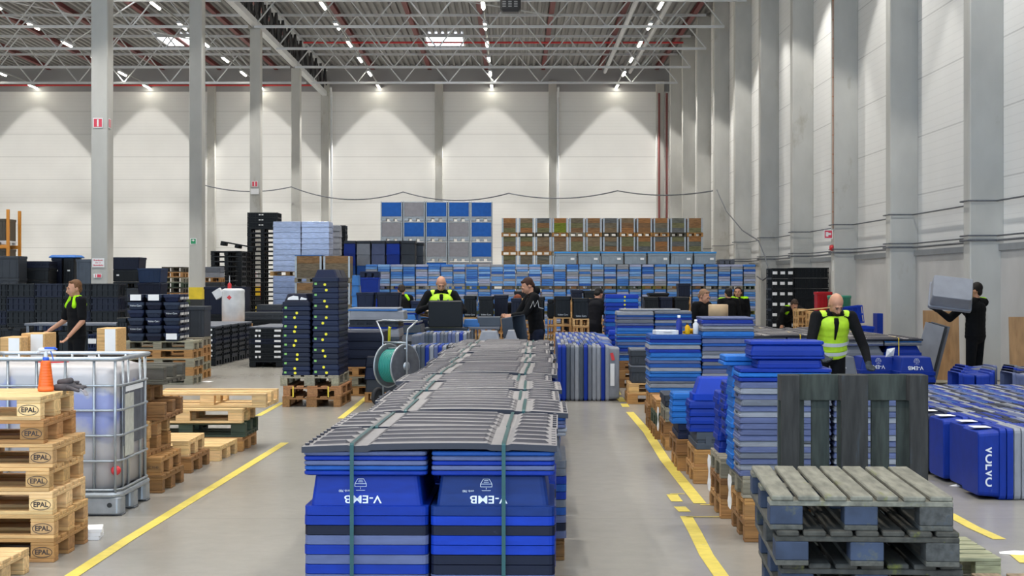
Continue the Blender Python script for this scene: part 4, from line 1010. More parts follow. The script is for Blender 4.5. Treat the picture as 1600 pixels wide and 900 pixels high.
# stacked trays left of the caged block
for k, (a_, b_, cc) in enumerate(((537,556,C['blue']),(557,579,C['lgrey']),(580,602,C['lilac']),(603,625,C['blue']),(626,649,C['dgrey']),(650,662,C['slate']))):
    Yk = 54.0 if k < 5 else 55.0
    px_stack(a_, b_, 376 if k < 5 else 379, Yk, 1.0, [('ppallet',.15,C['black'])]+[('tray',.3,C['mblue']),('tray',.3,cc)]*2+[('ppallet',.18,C['black']),('lid',.1,C['slate']),('tray',.25,C['mblue'] if k != 3 else C['blue']),('tray',.3,cc),('tray',.3,cc if k != 3 else C['bright']),('lid',.08,C['dgrey'])], '%s tray column from left, before the caged block' % NTH[k])
px_stack(562, 592, 424, 47.5, .7, [('ppallet',.16,C['blue']),('bin',.4,C['blue']),('ppallet',.16,C['navy']),('bin',.4,C['blue']),('ppallet',.16,C['navy']),('bin',.4,C['blue']),('ppallet',.16,C['navy'])], 'blue bins left of the back blue block')
px_stack(549, 561, 430, 45, .5, [('ppallet',.16,C['lgrey'])]+[('tray',.25,C['lblue'])]*6, 'light blue tubs beyond the navy stack')
# ================================================================ RIGHT AISLE: PILES OF PALLETS WITH LIDS AND BOXES
def rp(xl, yf, cols, where, det=2, w='wood'):
    for k, c in enumerate(cols): pallet(xl+.6+R.uniform(-.015,.015), yf+.4+R.uniform(-.01,.01), .1445*k, RZ+R.uniform(-.01,.01), c, '%s pallet, %s, %s' % (colname(c), top(len(cols)-1-k), where), 'pallets, '+where, w, det)
    return .1445*len(cols)
def sheet(x, y, z, w, h, lab, rot=(PI/2, 0, -PI/2), sag=.004):
    q = MB(); n = 6
    v = []
    for i in range(n+1):
        for j in range(3): v.append((-w/2+w*j/2, -h/2+h*i/n, sag*math.sin(i*1.7+j)))
    q.add(v, [(i*3+j, i*3+j+1, i*3+j+4, i*3+j+3) for i in range(n) for j in range(2)])
    me = q.mesh('paper_note', [M['paper']]); return O('paper_note', me, (x, y, z), rot, lab=lab, cat='paper')
m1, m2 = W['mid'], W['brown']
# nearest pile
z = rp(1.525, 10.9, [m2, m1, W['old']], 'nearest pile of the right aisle')
lc = [C['lilac'], C['lgrey'], C['lilac'], C['grey'], C['lilac'], C['lgrey'], C['lilac'], C['lilac']]
_, a_ = stack(1.80, 10.92, .60, .385, [('tray', .0385, c) for c in lc+lc[::-1]], 'left front column, nearest right aisle pile', RZ, z0=z, mt='plastic_worn')
slot = MB().bbox(-.06,.06,-.003,.0,-.006,.006,.002).mesh('grip_slot', [M['black_paint']])
slot2 = MB().bbox(-.003,.0,-.05,.05,-.007,.007,.002).mesh('grip_slot', [M['black_paint']])
for i, o in enumerate(a_):
    if i % 4 == 1: O('grip_slot', slot, (.02+.05*(i%3), -.192, .022), par=o)
    if i % 3 == 1: O('grip_slot', slot2, (-.2985, 0, .022), par=o)
stack(2.42, 10.92, .60, .385, [('tray', .0385, c) for c in lc[::-1]+lc], 'right front column, nearest right aisle pile', RZ, z0=z, mt='plastic_worn')
stack(1.80, 11.32, .60, .385, [('tray', .07, C['cyan'])]*10, 'left rear column, nearest right aisle pile', RZ, z0=z, mt='plastic_worn')
zt = z+8*.077
stack(1.80, 10.93, .605, .38, [('lid', .03, C['blue']), ('lid', .03, C['cyan']), ('lid', .03, C['blue'])], 'on the pale trays of the nearest right pile', RZ, z0=zt+.001, mt='plastic_worn')
stack(1.83, 10.96, .43, .33, [('tray', .055, C['blue'])], 'under the wide blue crate, nearest right pile', RZ, z0=zt+.092)
stack(1.82, 10.94, .485, .37, [('lid', .025, C['blue']), ('tray', .07, C['blue']), ('lid', .028, C['blue'])], 'crowning the nearest right aisle pile', RZ, z0=zt+.148)
stack(1.74, 11.34, .58, .36, [('lid', .03, C['cyan']), ('lid', .04, C['cyan'])], 'sticking out behind the crowning crate', RZ, z0=z+.702, mt='plastic_worn')
sheet(1.462, 11.18, .30, .16, .22, 'white paper note hanging on the side of the nearest right aisle pile')
# second pile
z = rp(1.51, 11.98, [m1, m2, W['old']], 'second pile of the right aisle')
stack(1.86, 12.0, .56, .38, [('bin', .165, C['blue'])], 'at the base of the second right aisle pile', RZ, z0=z)
_, a_ = stack(1.84, 11.99, .60, .39, [('tray', .064, C['blue'])]*6, 'second pile of the right aisle', RZ, z0=z+.166)
for o in a_: O('grip_slot', slot2, (-.299, 0, .045), par=o)
stack(1.84, 12.40, .60, .37, [('tray', .09, C['blue'])]*5, 'rear half of the second right aisle pile', RZ, z0=z)
sheet(1.455, 12.28, .30, .16, .26, 'white paper note hanging on the side of the second right aisle pile')
# third
z = rp(1.54, 14.05, [m1, m1], 'third pile of the right aisle')
stack(1.86, 14.06, .60, .78, [('fold', .15, C['slate'])], 'under the blue boxes of the third right pile', RZ, z0=z); z += .15
stack(1.80, 14.06, .60, .39, [('tray', .066, C['blue'])]*4+[('traybig', .19, C['bright'], .03)], 'third pile of the right aisle', RZ, z0=z+.001)
z = rp(1.50, 14.98, [m1, m2], 'fourth pile of the right aisle')
stack(1.75, 14.99, .50, .75, [('fold', .14, C['navy'])], 'under the blue trays of the fourth right pile', RZ, z0=z); z += .14
stack(1.63, 15.0, .36, .39, [('tray', .055, C['cyan'])]*5, 'fourth pile of the right aisle', RZ, z0=z+.001)
z = rp(1.555, 16.84, [m1, m2, W['old']], 'fifth pile of the right aisle')
stack(1.80, 16.86, .5, .7, [('big', .13, C['dgrey'])], 'on the fifth pile of the right aisle', RZ, z0=z)
sheet(1.50, 17.1, .30, .16, .24, 'white paper note on the side of the fifth right aisle pile')
z = rp(1.57, 18.0, [m2, W['green'], m1], 'sixth pile of the right aisle')
# tall lid stacks
lidc = [C['lblue'], C['lilac'], C['mblue'], C['lgrey'], C['grey'], C['blue'], C['lilac'], C['cyan']]
def lids(n, tot):
    hs = [R.choice([.026, .034, .042, .05]) for _ in range(n)]; f = tot/sum(hs); out = []; prev = None
    for hh in hs:
        c = R.choice([q for q in lidc if q != prev]); prev = c; out.append(('tray' if hh > .03 else 'lid', hh*f, c))
    return out
z = rp(1.58, 19.1, [m2, m2, W['mid']], 'pallets under the tall lid stacks', det=2)
stack(1.885, 19.11, .60, .79, lids(17, .665), 'shorter near lid stack with bottles on it', RZ, z0=z, mt='plastic_worn')
stack(2.49, 19.11, .60, .79, lids(22, .865), 'taller near lid stack beside the bottles', RZ, z0=z, mt='plastic_worn')
zt = z+.665
tr_ = O('parts_tray', kit('bin', .26, .3, .05), (1.78, 19.3, zt+.001), .1, C['white'], lab='low white tray of small parts on the shorter near lid stack', cat='tray')
def bottle(x, y, z, r, h, col, lab, capc=(.8,.8,.8,1), cat='bottle', dark=False):
    b = O('bottle', None, (x, y, z), lab=lab, cat=cat)
    O('bottle_body', MB().lathe([(r*.9,0),(r,.006),(r,h*.68),(r*.45,h*.82),(r*.42,h*.86)], 16).mesh('bottle_body', [M['plastic']], True), par=b, col=col)
    O('bottle_cap', MB().lathe([(r*.5,h*.86),(r*.52,h*.87),(r*.5,h)], 12).mesh('bottle_cap', [M['plastic']], True), par=b, col=capc)
bottle(1.935, 19.28, zt+.002, .034, .22, hexc('#24358a'), 'blue spray can with a white cap on the shorter lid stack', hexc('#e8e8e8'))
bottle(2.03, 19.25, zt+.002, .030, .13, hexc('#e0a800'), 'small yellow bottle on the shorter lid stack', hexc('#202020'))
bottle(2.13, 19.28, zt+.002, .034, .17, hexc('#d8dade'), 'white bottle at the right end of the shorter lid stack', hexc('#e8e8e8'))
stack(2.08, 19.45, .10, .12, [('big', .06, hexc('#e0a800'))], 'small yellow carton behind the white bottle', RZ, z0=zt+.001)
# dark boxes on light pallets
z = rp(1.63, 23.2, [W['mid'], W['new']], 'pallets under the dark boxes, right aisle', det=2)
stack(2.05, 23.25, .78, .7, [('big', .22, C['dgrey']), ('lid', .03, C['grey']), ('big', .20, C['dgrey']), ('lid', .03, C['grey'])], 'dark boxes before the paired lid stacks', RZ, z0=z)
z = rp(1.68, 26.8, [m2, m1, m2], 'pallets under the paired lid stacks', det=1)
stack(2.00, 26.82, .60, .79, lids(19, .795), 'left one of the paired pale lid stacks', RZ, z0=z, mt='plastic_worn')
stack(2.61, 26.82, .60, .79, lids(19, .80), 'right one of the paired pale lid stacks', RZ, z0=z, mt='plastic_worn')
O('plastic_sheet', kit('lid', .95, .6, .03), (2.25, 27.25, z+.802), .02, C['lgrey'], lab='loose pale sheet on top of the paired lid stacks', cat='sheet')
z = rp(1.74, 31.0, [m2, m1, m2], 'pallets under the wrapped blue stack', det=1)
_, a_ = stack(2.06, 31.0, .62, .79, [('tray', .0741, C['bright'] if k % 3 else C['cyan']) for k in range(14)], 'wrapped bright blue stack by the right aisle', RZ, z0=z)
for o in a_[9:]: O('round_sticker', dot, (.05, -.398, .03), (PI/2,0,0), par=o)
z = rp(1.70, 29.2, [m1, m2], 'pallets beside the wrapped blue stack', det=1)
stack(1.83, 29.2, .24, .6, [('tray', .08, C['bright'])]*7, 'narrow blue stack before the wrapped one', RZ, z0=z)
# ================================================================ RIGHT FOREGROUND PALLETS
d7 = MB()
for k in range(7): x0 = -.4+k*.1155; d7.bbox(-.6+R.uniform(-.008,.008), .6+R.uniform(-.008,.008), x0+R.uniform(0,.006), x0+.094+R.uniform(0,.008), .122, .144, .005)
for x in (-.6, -.0725, .455): d7.bbox(x, x+.145, -.4, .4, .100, .1215, .003)
mossm = mat('weathered_deck', objcol=True, rough=.85, noise=.4, nscale=5, stretch=(1,5,5), bump=.5, stain=(.16,.17,.015,1), sscale=2.6, sthr=.60)
bluem = mat('blue_flaked_block', (.035,.05,.09,1), rough=.8, noise=.4, nscale=8, stain=(.16,.15,.03,1), sscale=5, sthr=.60)
DK7 = d7.mesh('deck', [mossm]); BLK7 = PALM['wood_old'][1].copy(); BLK7.materials.clear(); BLK7.materials.append(bluem)
def dark_pallet(x, y, z, rz, k, lab, light):
    r = O('pallet', None, (x, y, z), PI/2+rz, lab=lab, cat='pallet', grp='dark pallets of the right front pile', sc=(1,1,1.06))
    O('deck', DK7, par=r, col=hexc(light))
    for bx in (-.5275, 0, .5275):
        for by in (-.3275, 0, .3275):
            O('block', BLK7 if (k != 3 or bx) and (k < 2 or by > -.1) else PALM['wood_old'][1], (bx, by, .022), par=r, col=hexc('#4a4a48'))
    for sy in (-.3275, 0, .3275): O('skid', PALM['wood_old'][4], (0, sy, 0), par=r, col=hexc('#55534c'))
for k, (dx, dy, a_, hx_) in enumerate(((.07,.0,-.06,'#3c3a36'), (.06,.02,-.075,'#393835'), (.05,.03,-.065,'#45433e'), (.02,-.03,-.07,'#44423c'), (.0,.0,-.07,'#7d7a6d'))):
    dark_pallet(1.583+dx, 7.94+dy, k*.1528, a_, k, 'dark weathered pallet, %s in the right front pile' % top(4-k), hx_)
# upright pallet behind the pile
mx = Matrix(((0,1,0),(0,0,1),(1,0,0)))
up = O('pallet', None, (1.867, 9.06, .6005), mx.to_euler(), lab='blackened pallet standing on end behind the dark pile', cat='pallet')
O('deck', PALM['wood_old'][0], par=up, col=hexc('#3b403a'))
for bx in (-.5275, 0, .5275):
    for by, mm in ((-.35, 2), (0, 1), (.35, 2)): O('block', PALM['wood_old'][mm], (bx, by, .022), par=up, col=hexc('#2e2d2c'))
for sy, mm in ((-.35, 3), (0, 4), (.35, 3)): O('skid', PALM['wood_old'][mm], (0, sy, 0), par=up, col=hexc('#302f2d'))
pallet(2.78-.6, 9.84, 0, -.02, hexc('#9b9a80'), 'pale grey pallet flat on the floor right of the dark pile', w='wood_old')
pallet(2.85, 8.33, 0, PI/2-.03, hexc('#8f7d62'), 'weathered pallet at the bottom right corner, boards pointing away', w='wood_old')
O('floor_scrap', MB().add([(0,0,.002),(.12,-.05,.001),(.22,.02,.012),(.13,.09,.004),(.02,.08,.002),(.10,.02,.02)], [(0,1,5),(1,2,5),(2,3,5),(3,4,5),(4,0,5)]).mesh('floor_scrap', [M['paper']]), (*G(1562, 866), .001), 0, lab='torn white paper scrap on the floor by the yellow dashes', cat='paper')
O('floor_scrap', MB().add([(0,0,.002),(.10,-.04,.001),(.16,.03,.012),(.05,.06,.004),(.07,.01,.018)], [(0,1,4),(1,2,4),(2,3,4),(3,0,4)]).mesh('floor_scrap', [M['paper']]), (*G(1482, 760), .001), 0, lab='small white scrap on the floor under the upright blue boxes', cat='paper')
O('floor_scrap', MB().add([(0,0,.002),(.16,-.06,.001),(.22,.05,.012),(.05,.09,.004),(.1,.01,.02)], [(0,1,4),(1,2,4),(2,3,4),(3,0,4)]).mesh('floor_scrap', [M['paper']]), (*G(313, 597), .001), 0, lab='white paper scrap on the floor by the dark bin pallets', cat='paper')
stack(3.1, 14.4, .30, .8, [('pallet', .144, W['brown']), ('pallet', .144, W['old'])], 'short pallets behind the upright pallet', RZ)
# ================================================================ BOXES STANDING ON EDGE
ST60 = tray_mb(.56, .54, .21, rim=.05, inset=.030, step=.018, wall=.003, rad=.035).mesh('standing_box', [M['plastic_worn']])
ST80 = tray_mb(.79, .56, .20, rim=.05, inset=.030, step=.018, wall=.003, rad=.035).mesh('standing_box', [M['plastic_worn']])
def standing(me, x, y, zh, face, rz, col, lab, grp):
    """box on its edge; face=-1: closed bottom towards -x"""
    # local z (closed side) -> world x*face ; local x -> world z
    b = Vector((face,0,0)); u = Vector((0,0,1)); v = b.cross(u)
    m_ = Matrix((u, v, b)).transposed()
    e = (Matrix.Rotation(rz, 3, 'Z') @ m_).to_euler()
    return O('standing_box', me, (x, y, zh/2), e, col, lab=lab, cat='box', grp=grp)
scol = [C['blue'], C['lgrey'], C['dnavy'], C['lilac'], C['blue'], C['grey'], C['navy'], C['lgrey']]
VOL = font_mesh('VOLVO', .095, mat_='print', bold=.002)
labm = MB().bbox(-.07,.07,-.09,.09,0,.001,.0002).mesh('top_label', [M['paper']])
fr0 = [C['blue'], C['blue'], C['blue'], C['navy'], C['lilac'], C['grey'], C['blue'], C['lgrey'], C['lilac'], C['blue']]
def stuff_row(me, items, lab, rowcols):
    for ci, cc in enumerate(rowcols):
        q = MB(); vs = [v.co.copy() for v in me.vertices]; fs = [tuple(p.vertices) for p in me.polygons]
        for j, (x_, y_, zh, fc, rz) in enumerate(items):
            if j % len(rowcols) != ci: continue
            b = Vector((fc,0,0)); u = Vector((0,0,1)); v = b.cross(u); m_ = Matrix.Rotation(rz, 3, 'Z') @ Matrix((u, v, b)).transposed()
            q.add([m_ @ p + Vector((x_, y_, zh/2)) for p in vs], fs)
        O('standing_boxes', q.mesh('standing_boxes', [M['plastic_worn']]), (0,0,0), 0, cc, lab=cname(cc)+' boxes on edge, '+lab, cat='boxes', kind='stuff')
stf = []
for r in range(10):
    yr = 13.0+.27+r*.565; x0 = 3.66+.2+[0,.05,.02,.01,-.03,.1,.15,.2,.25,.2][r]; k = 0
    while True:
        x_ = x0+k*.0575
        if x_ > .3077*(yr+.3)+.12 or k > 28: break
        cc = fr0[r] if k == 0 else (C['blue'] if (r == 0 and k == 1) else (C['lgrey'] if r == 0 and k == 2 else R.choice(scol)))
        if r > 4 and k > 0: stf.append((x_, yr, .562, -1, 0)); k += 1; continue
        o = standing(ST60, x_, yr, .562, -1, 0, cc, '%s box on edge, %s from the left, %s row at the right' % (cname(cc), NTH[k], NTH[r]), 'boxes on edge at the right front')
        if r == 0 and k == 0: O('lettering', VOL, (-.02, -.2485, .125), (PI/2-.075, PI, 0), par=o); VO = o
        if r < 5 and k == 0: O('top_label', labm, (.2725, 0, .13), (0, PI/2-.0, 0), par=o)
        k += 1
stuff_row(ST60, stf, 'rear rows at the right front', [C['blue'], C['lgrey'], C['dnavy'], C['lilac'], C['mblue']])
stf2 = []
for r in range(4):
    yr = 21.2+r*.6; x_ = 5.62+r*.19; k = 0
    while x_ < 7.5:
        fc = -1 if k % 2 else 1
        cc = R.choice(scol) if k else C['blue']
        standing(ST60, x_, yr, .562, fc, 0, cc, '%s box on edge, %s from the left, %s far right row' % (cname(cc), NTH[k], NTH[r]), 'boxes on edge at the far right')
        x_ += .23 if fc > 0 else .215; x_ += .02; k += 1
        if fc == 1: x_ += .19
# rows either side of the strapped row
for side, xa, xb, nm in ((1, .66, 1.38, 'right'), (-1, -1.57, -.86, 'left')):
    for r in range(11 if side > 0 else 4):
        yr = 24.1+r*.60; off = (yr-24)*math.tan(-RZ)*.9+(.0 if r else 0); x_ = xa+off+(0.12*r if side < 0 else -.0*r)*.15; k = 0
        xb_ = xb+off+(.1 if side > 0 and r in (1, 3) else 0)
        while x_ < xb_:
            cc = R.choice([C['blue'], C['lgrey'], C['grey'], C['slate'], C['lilac'], C['lgrey'], C['mblue']])
            if r == 0: cc = [C['blue'], C['blue'], C['slate'], C['grey'], C['lgrey'], C['slate'], C['blue'], C['grey'], C['lgrey'], C['lgrey'], C['blue'], C['lgrey']][k] if side > 0 else [C['lgrey'], C['slate'], C['slate'], C['blue'], C['lgrey'], C['lilac'], C['blue'], C['lgrey'], C['black'], C['grey'], C['blue'], C['lgrey'], C['lgrey']][k]
            last = x_+.06 >= xb_
            if side > 0 and r > 4: stf2.append((x_, yr, .792, 1, RZ)); x_ += .0575; k += 1; continue
            so_ = standing(ST80, x_+.2 if side < 0 else x_, yr, .792+(.292 if side < 0 and r > 1 else 0), 1 if side > 0 else -1, RZ, cc, '%s box on edge, %s from left, %s row, %s of the strapped loads' % (cname(cc), NTH[k], NTH[r], nm), 'boxes on edge %s of the strapped row' % nm)
            if side > 0 and r < 3 and last:
                O('red_sticker', MB().bbox(-.055,.055,0,.002,-.022,.022,.0003).mesh('red_sticker', [M['red']]), ([.24, -.17, .1][r], .268, .10), (0,.25,0), par=so_)
                O('worn_label', MB().bbox(-.16,.16,0,.0015,-.03,.03,.0003).mesh('worn_label', [M['paper']]), ([-.02, .10, -.1][r], .268, .10), par=so_)
            x_ += .0575 if r else .062; k += 1
            if k > 11: break
stuff_row(ST80, stf2, 'rear rows right of the strapped row', [C['lgrey'], C['blue'], C['lilac'], C['lgrey'], C['mblue']])
for py_ in (25.0, 25.9): pallet(-1.18, py_+.45, 0, RZ, W['brown'], 'brown pallet, %s one under the raised boxes on edge' % ('nearer' if py_ < 25.5 else 'farther'), det=0)
# ================================================================ STRAPPED LOADS AT THE RIGHT REAR
for ci, (xa, where) in enumerate(((3.95, 'left'), (5.22, 'right'))):
    for r in range(8):
        yf = 26.0+r*.86 if ci else 27.6+r*.86; xc = xa+.60+(yf-26)*math.tan(-RZ)*.3
        nm_ = '%s load, %s right rear row' % (NTH[r], where)
        pallet(xc, yf+.4, 0, 0, W['brown'], 'brown pallet, '+nm_, 'pallets of the right rear loads', det=0)
        if r < 2 or ci == 0 and r < 3:
            for s in (-1, 1):
                cs = [C['navy'], C['blue'], C['grey'], C['blue'], C['blue'] if s > 0 else C['grey']]
                stack(xc+s*.30, yf+.01, .585, .78, [('tray', .1, c) for c in cs[:-1]]+[('traybig', .16, cs[-1])]+[('lid', .025, R.choice(lidc)) for _ in range(3)], '%s half, %s' % ('left' if s < 0 else 'right', nm_), z0=.146, grp='boxes of the right rear loads', jit=.001, jr=0)
        else:
            kk = 'rear%d' % (r % 2)
            if kk not in CACHE:
                q = MB()
                for s in (-1, 1):
                    for k in range(6): b_ = tray_mb(.585, .78, .1, inset=.01, step=.004); q.add([(p[0]+s*.30, p[1], p[2]+k*.102) for p in b_.v], b_.f)
                CACHE[kk] = q.mesh('nested_boxes', [M['plastic_worn']])
            O('nested_boxes', CACHE[kk], (xc, yf+.4, .147), 0, R.choice([C['lilac'], C['mblue'], C['blue'], C['grey']]), lab='boxes under the cover, '+nm_, cat='boxes', grp='covered boxes of the right rear loads', kind='stuff')
        zt = .146+.4+.16+.075+.004 if (r < 2 or ci == 0 and r < 3) else .147+.612
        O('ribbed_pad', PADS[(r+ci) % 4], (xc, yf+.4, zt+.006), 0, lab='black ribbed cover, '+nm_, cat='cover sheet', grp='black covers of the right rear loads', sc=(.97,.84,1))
        O('strap', MB().flat([(.22,-.412,.16),(.22,-.412,zt+.03),(.22,-.40,zt+.045),(.22,0,zt+.055),(.22,.40,zt+.045),(.22,.412,zt+.03),(.22,.412,.16)], .016, .002).mesh('strap', [yband]), (xc, yf+.4, 0), lab='yellow strap, '+nm_, cat='strap', grp='yellow straps of the right rear loads')
# upside-down boxes before them
for i, (xa, xb, cc, yy, zt) in enumerate(((1343,1404,C['blue'],24.4,.60), (1404,1463,C['blue'],23.9,.62), (1282,1343,C['grey'],23.2,.66))):
    w_ = (xb-xa)*yy/F; xc = x_of((xa+xb)/2, yy); nm_ = ['left blue upturned box pile by the yellow strap','right blue upturned box pile by the yellow strap','grey upturned box pile behind the man in yellow'][i]
    _, ob = stack(xc, yy, w_, .7, [('tray',.10,C['lilac']),('tray',.10,C['lilac']),('tray',.06,C['dnavy']),('tray',.10,cc)]+[('traybig', zt-.36, cc)], nm_, jit=.0, jr=0)
    if i < 2:
        O('lettering', font_mesh('V-EMB', .080, mat_='print', bold=.0008), (-.02, -.3275, (zt-.36)*.42), (PI/2+.25, PI, 0), par=ob[-1])
        O('emblem', HOUSE, (.0, -.306, (zt-.36)*.80), (PI/2-.25, 0, 0), par=ob[-1], sc=(1.4,1.4,1.4))
    else: O('lettering', logo, (0, -.3245, (zt-.36)*.5), (PI/2-.2, 0, 0), par=ob[-1])
O('paper_note', MB().add([(0,0,0),(.12,0,.02),(.14,0,.14),(.02,0,.12),(.07,-.03,.07)], [(0,1,4),(1,2,4),(2,3,4),(3,0,4)]).mesh('paper_note', [M['paper']]), (x_of(1386, 24.3), 24.3+.1, .601), 0, lab='crumpled white paper on the left blue upturned box', cat='paper')
# ================================================================ WORK AREA IN THE MIDDLE
def table(x0, x1, y0, y1, z, lab, col=None):
    t = O('work_table', None, ((x0+x1)/2, (y0+y1)/2, 0), lab=lab, cat='table')
    w, d = (x1-x0)/2, (y1-y0)/2
    O('table_top', MB().bbox(-w, w, -d, d, z-.04, z, .005).mesh('table_top', [M['plastic']]), par=t, col=col or C['dgrey'])
    for sx in (-1, 1):
        for sy in (-1, 1): O('leg', MB().bbox(sx*(w-.05)-.025, sx*(w-.05)+.025, sy*(d-.05)-.025, sy*(d-.05)+.025, 0, z-.041, .003).mesh('leg', [M['steel_dark']]), par=t)
    return t
YT = 27.2
table(-1.42, -.72, 26.9, 27.5, .96, 'work table under the big black crate of the bald man')
bc = O('plastic_box', tray_mb(.56, .44, .20, rim=.03, inset=.012, step=.006, rad=.02).mesh('plastic_box', [M['plastic']]), (x_of(696.5, 27.0), 26.98, .961+.225), (PI/2, 0, 0), C['black'], lab='large black crate standing on edge before the bald man', cat='box')
table(-.70, -.20, 27.1, 27.9, .97, 'grey bench with tubs between the two standing men', C['grey'])
stack(x_of(740, 26.9)-.03, 27.15, .28, .5, [('tray', .12, C['lblue'])], 'blue grey tub on the grey bench', z0=.971)
stack(x_of(763, 26.9), 27.15, .40, .6, [('tray', .16, C['slate'])], 'wide slate tub on the grey bench', z0=.971)
# rear table with black boxes, light pallets below
def bb(x0, x1, y0, y1, Y, d, nm_, col=C['black'], kind='big', text=False, base=True):
    w = (x1-x0)*Y/F; za = z_of(y1, Y); zb = z_of(y0, Y)
    lay = []
    n = max(1, round(za/.144)); lay = [('pallet', za/n, W['mid'] if k % 2 else W['new']) for k in range(n)]
    _, o = stack(x_of((x0+x1)/2, Y), Y, w-.01, d, lay+[(kind, zb-za, col)], nm_, jit=.002, jr=.002)
    if text: O('lettering', logo, (.0, -d/2-.004, .05), (PI/2,0,0), par=o[-1])
    return o
bb(724, 745, 462, 496, 31.5, .7, 'black crate left of the bending woman', text=True)
bb(747, 772, 463, 496, 31.2, .7, 'black crate in front of the bending woman', text=True)
bb(771, 795, 461, 497, 32.6, .7, 'black crate right of the bending woman', C['dnavy'], text=False)
bb(798, 816, 466, 500, 30.6, .6, 'yellow studded navy crates left of the hooded man', C['dnavy'])
bb(818, 852, 464, 500, 32.4, .7, 'black crate behind the hooded man')
bb(866, 893, 463, 496, 31.0, .8, 'left large black crate right of the hooded man', text=True)
bb(895, 921, 466, 498, 30.6, .8, 'right large black crate right of the hooded man', text=True)
bb(856, 866, 468, 498, 32.0, .6, 'narrow black crate right of the hooded man')
for k, (a_, b_, c_, d_) in enumerate(((803,829,455,466),(892,911,453,466),(912,935,454,466),(938,965,458,470),(1006,1030,464,492),(1031,1052,464,492),(1053,1078,464,497))):
    bb(a_, b_, c_, d_, 36.5+.0*k, .7, '%s dark crate from left in the rear rank' % NTH[k], [C['black'],C['dnavy']][k % 2])
bb(1013, 1046, 458, 465, 38.5, .6, 'black open bin above the rear rank', C['black'], 'bin')
bb(1060, 1080, 443, 464, 38.5, .6, 'tall dark crate behind the rear rank', C['dnavy'])
bb(641, 668, 470, 486, 33.5, .6, 'dark crate behind the cardboard pile', C['navy'])
# cardboard and blue cage left of the bald man
cb_ = O('cardboard_sheets', None, (x_of(655, 30.5), 30.9, 0), lab='loose bent cardboard sheets in a blue bin', cat='cardboard')
for k in range(4):
    O('cardboard_sheet', MB().add([(-.30,-.25,0),(.0,-.27,.03),(.28,-.25,-.02),(-.30,.25,.03),(.0,.27,.06),(.28,.25,.0)], [(0,1,4,3),(1,2,5,4)]).mesh('cardboard_sheet', [M['card']]), (0, 0, 1.06+k*.03), .15*k-.2, par=cb_)
stack(x_of(654, 30.5), 30.5, .38, .7, [('pallet',.144,W['mid']),('bin', .87, C['navy'])], 'large blue bin left of the bald man')
for px_ in (646, 652): O('blue_post', MB().bbox(-.018,.018,-.018,.018,0,1.2,.004).mesh('blue_post', [M['plastic']]), (x_of(px_, 29.3), 29.3, 0), 0, C['mblue'], lab='blue steel post, %s of a pair left of the bald man' % ('left' if px_ == 646 else 'right'), cat='post')
# upturned grey boxes at the head of the strapped row
stack(x_of(764, 23.9), 23.9, .35, .6, [('pallet',.144,W['mid'])]+[('tray',.12,C['grey'])]*5+[('tray',.06,C['blue']),('traybig',.19,C['lgrey'])], 'pale stack ending the strapped row', jr=.002)
stack(x_of(799, 24.3), 24.3, .22, .6, [('pallet',.144,W['mid'])]+[('tray',.12,C['grey'])]*5+[('tray',.06,C['grey']),('traybig',.19,C['lgrey'])], 'narrow pale box stack beside the tipped box', jr=.002)
tb = tray_mb(.40, .30, .24, rim=.03, inset=.015, step=.006, rad=.02).mesh('plastic_box', [M['plastic']])
u_ = Vector((-.12, 0, 1)).normalized(); f_ = Vector((-.72, .66, -.1)); f_ = (f_-u_*f_.dot(u_)).normalized(); v_ = f_.cross(u_)
O('plastic_box', tb, (.12, 25.2, 1.0), Matrix((u_, v_, f_)).transposed().to_euler(), C['slate'], lab='slate grey box tipped on edge by the man in the hooded jacket', cat='box')
stack(.17, 25.0, .34, .5, [('pallet',.144,W['mid'])]*5, 'pallets under the tipped grey box', jit=0, jr=0)
# ================================================================ HOSE REEL TROLLEY
hr = O('hose_reel', None, (-1.60, 22.75, 0), RZ-.62, lab='hose reel trolley with green hose and grey side disc beside the strapped row', cat='hose reel')
def ring(R_, r_, x, n=28): return [(x, R_*math.cos(2*PI*k/n), R_*math.sin(2*PI*k/n)) for k in range(n)]
cz = .56
for x_ in (-.13, .17):
    q = MB().lathe([(.07,0),(.27,.0),(.285,.006),(.29,.014),(.285,.022),(.27,.02),(.19,.035),(.07,.035),(.05,.02)], 36)
    O('side_disc', q.mesh('side_disc', [M['steel_dark']], True), (x_, 0, cz), (0, PI/2, 0), par=hr)
    O('disc_rim', MB().tube(ring(.295, .012, 0, 36), .012, 8, closed=True).mesh('disc_rim', [M['steel']], True), (x_+.01, 0, cz), par=hr)
q = MB()
for L_ in range(3):
    for k in range(9): q.tube(ring(.16+.028*L_, .013, -.10+k*.029, 30), .0145, 8, closed=True)
O('hose_coil', q.mesh('hose_coil', [M['hose']], True), (0, 0, cz), par=hr)
O('hub', MB().lathe([(.06,-.16),(.06,.22)], 20).mesh('hub', [M['steel']], True), (0,0,cz), (0,PI/2,0), par=hr)
O('frame', MB().tube([(-.20,-.02,.14),(-.20,-.02,.95),(-.27,.0,1.06),(-.38,.05,1.16),(-.38,.2,1.17),(.23,.2,1.17),(.23,.0,1.06),(.23,-.02,.95),(.23,-.02,.14)], .014, 8)
  .tube([(-.20,-.02,.88),(.23,-.02,.88)], .012, 8).tube([(-.20,-.02,.80),(.23,-.02,.80)], .012, 8).tube([(-.20,-.02,.14),(-.2,.25,.0+.02)], .013, 8).tube([(.23,-.02,.14),(.23,.25,.02)], .013, 8).mesh('frame', [M['steel']], True), par=hr)
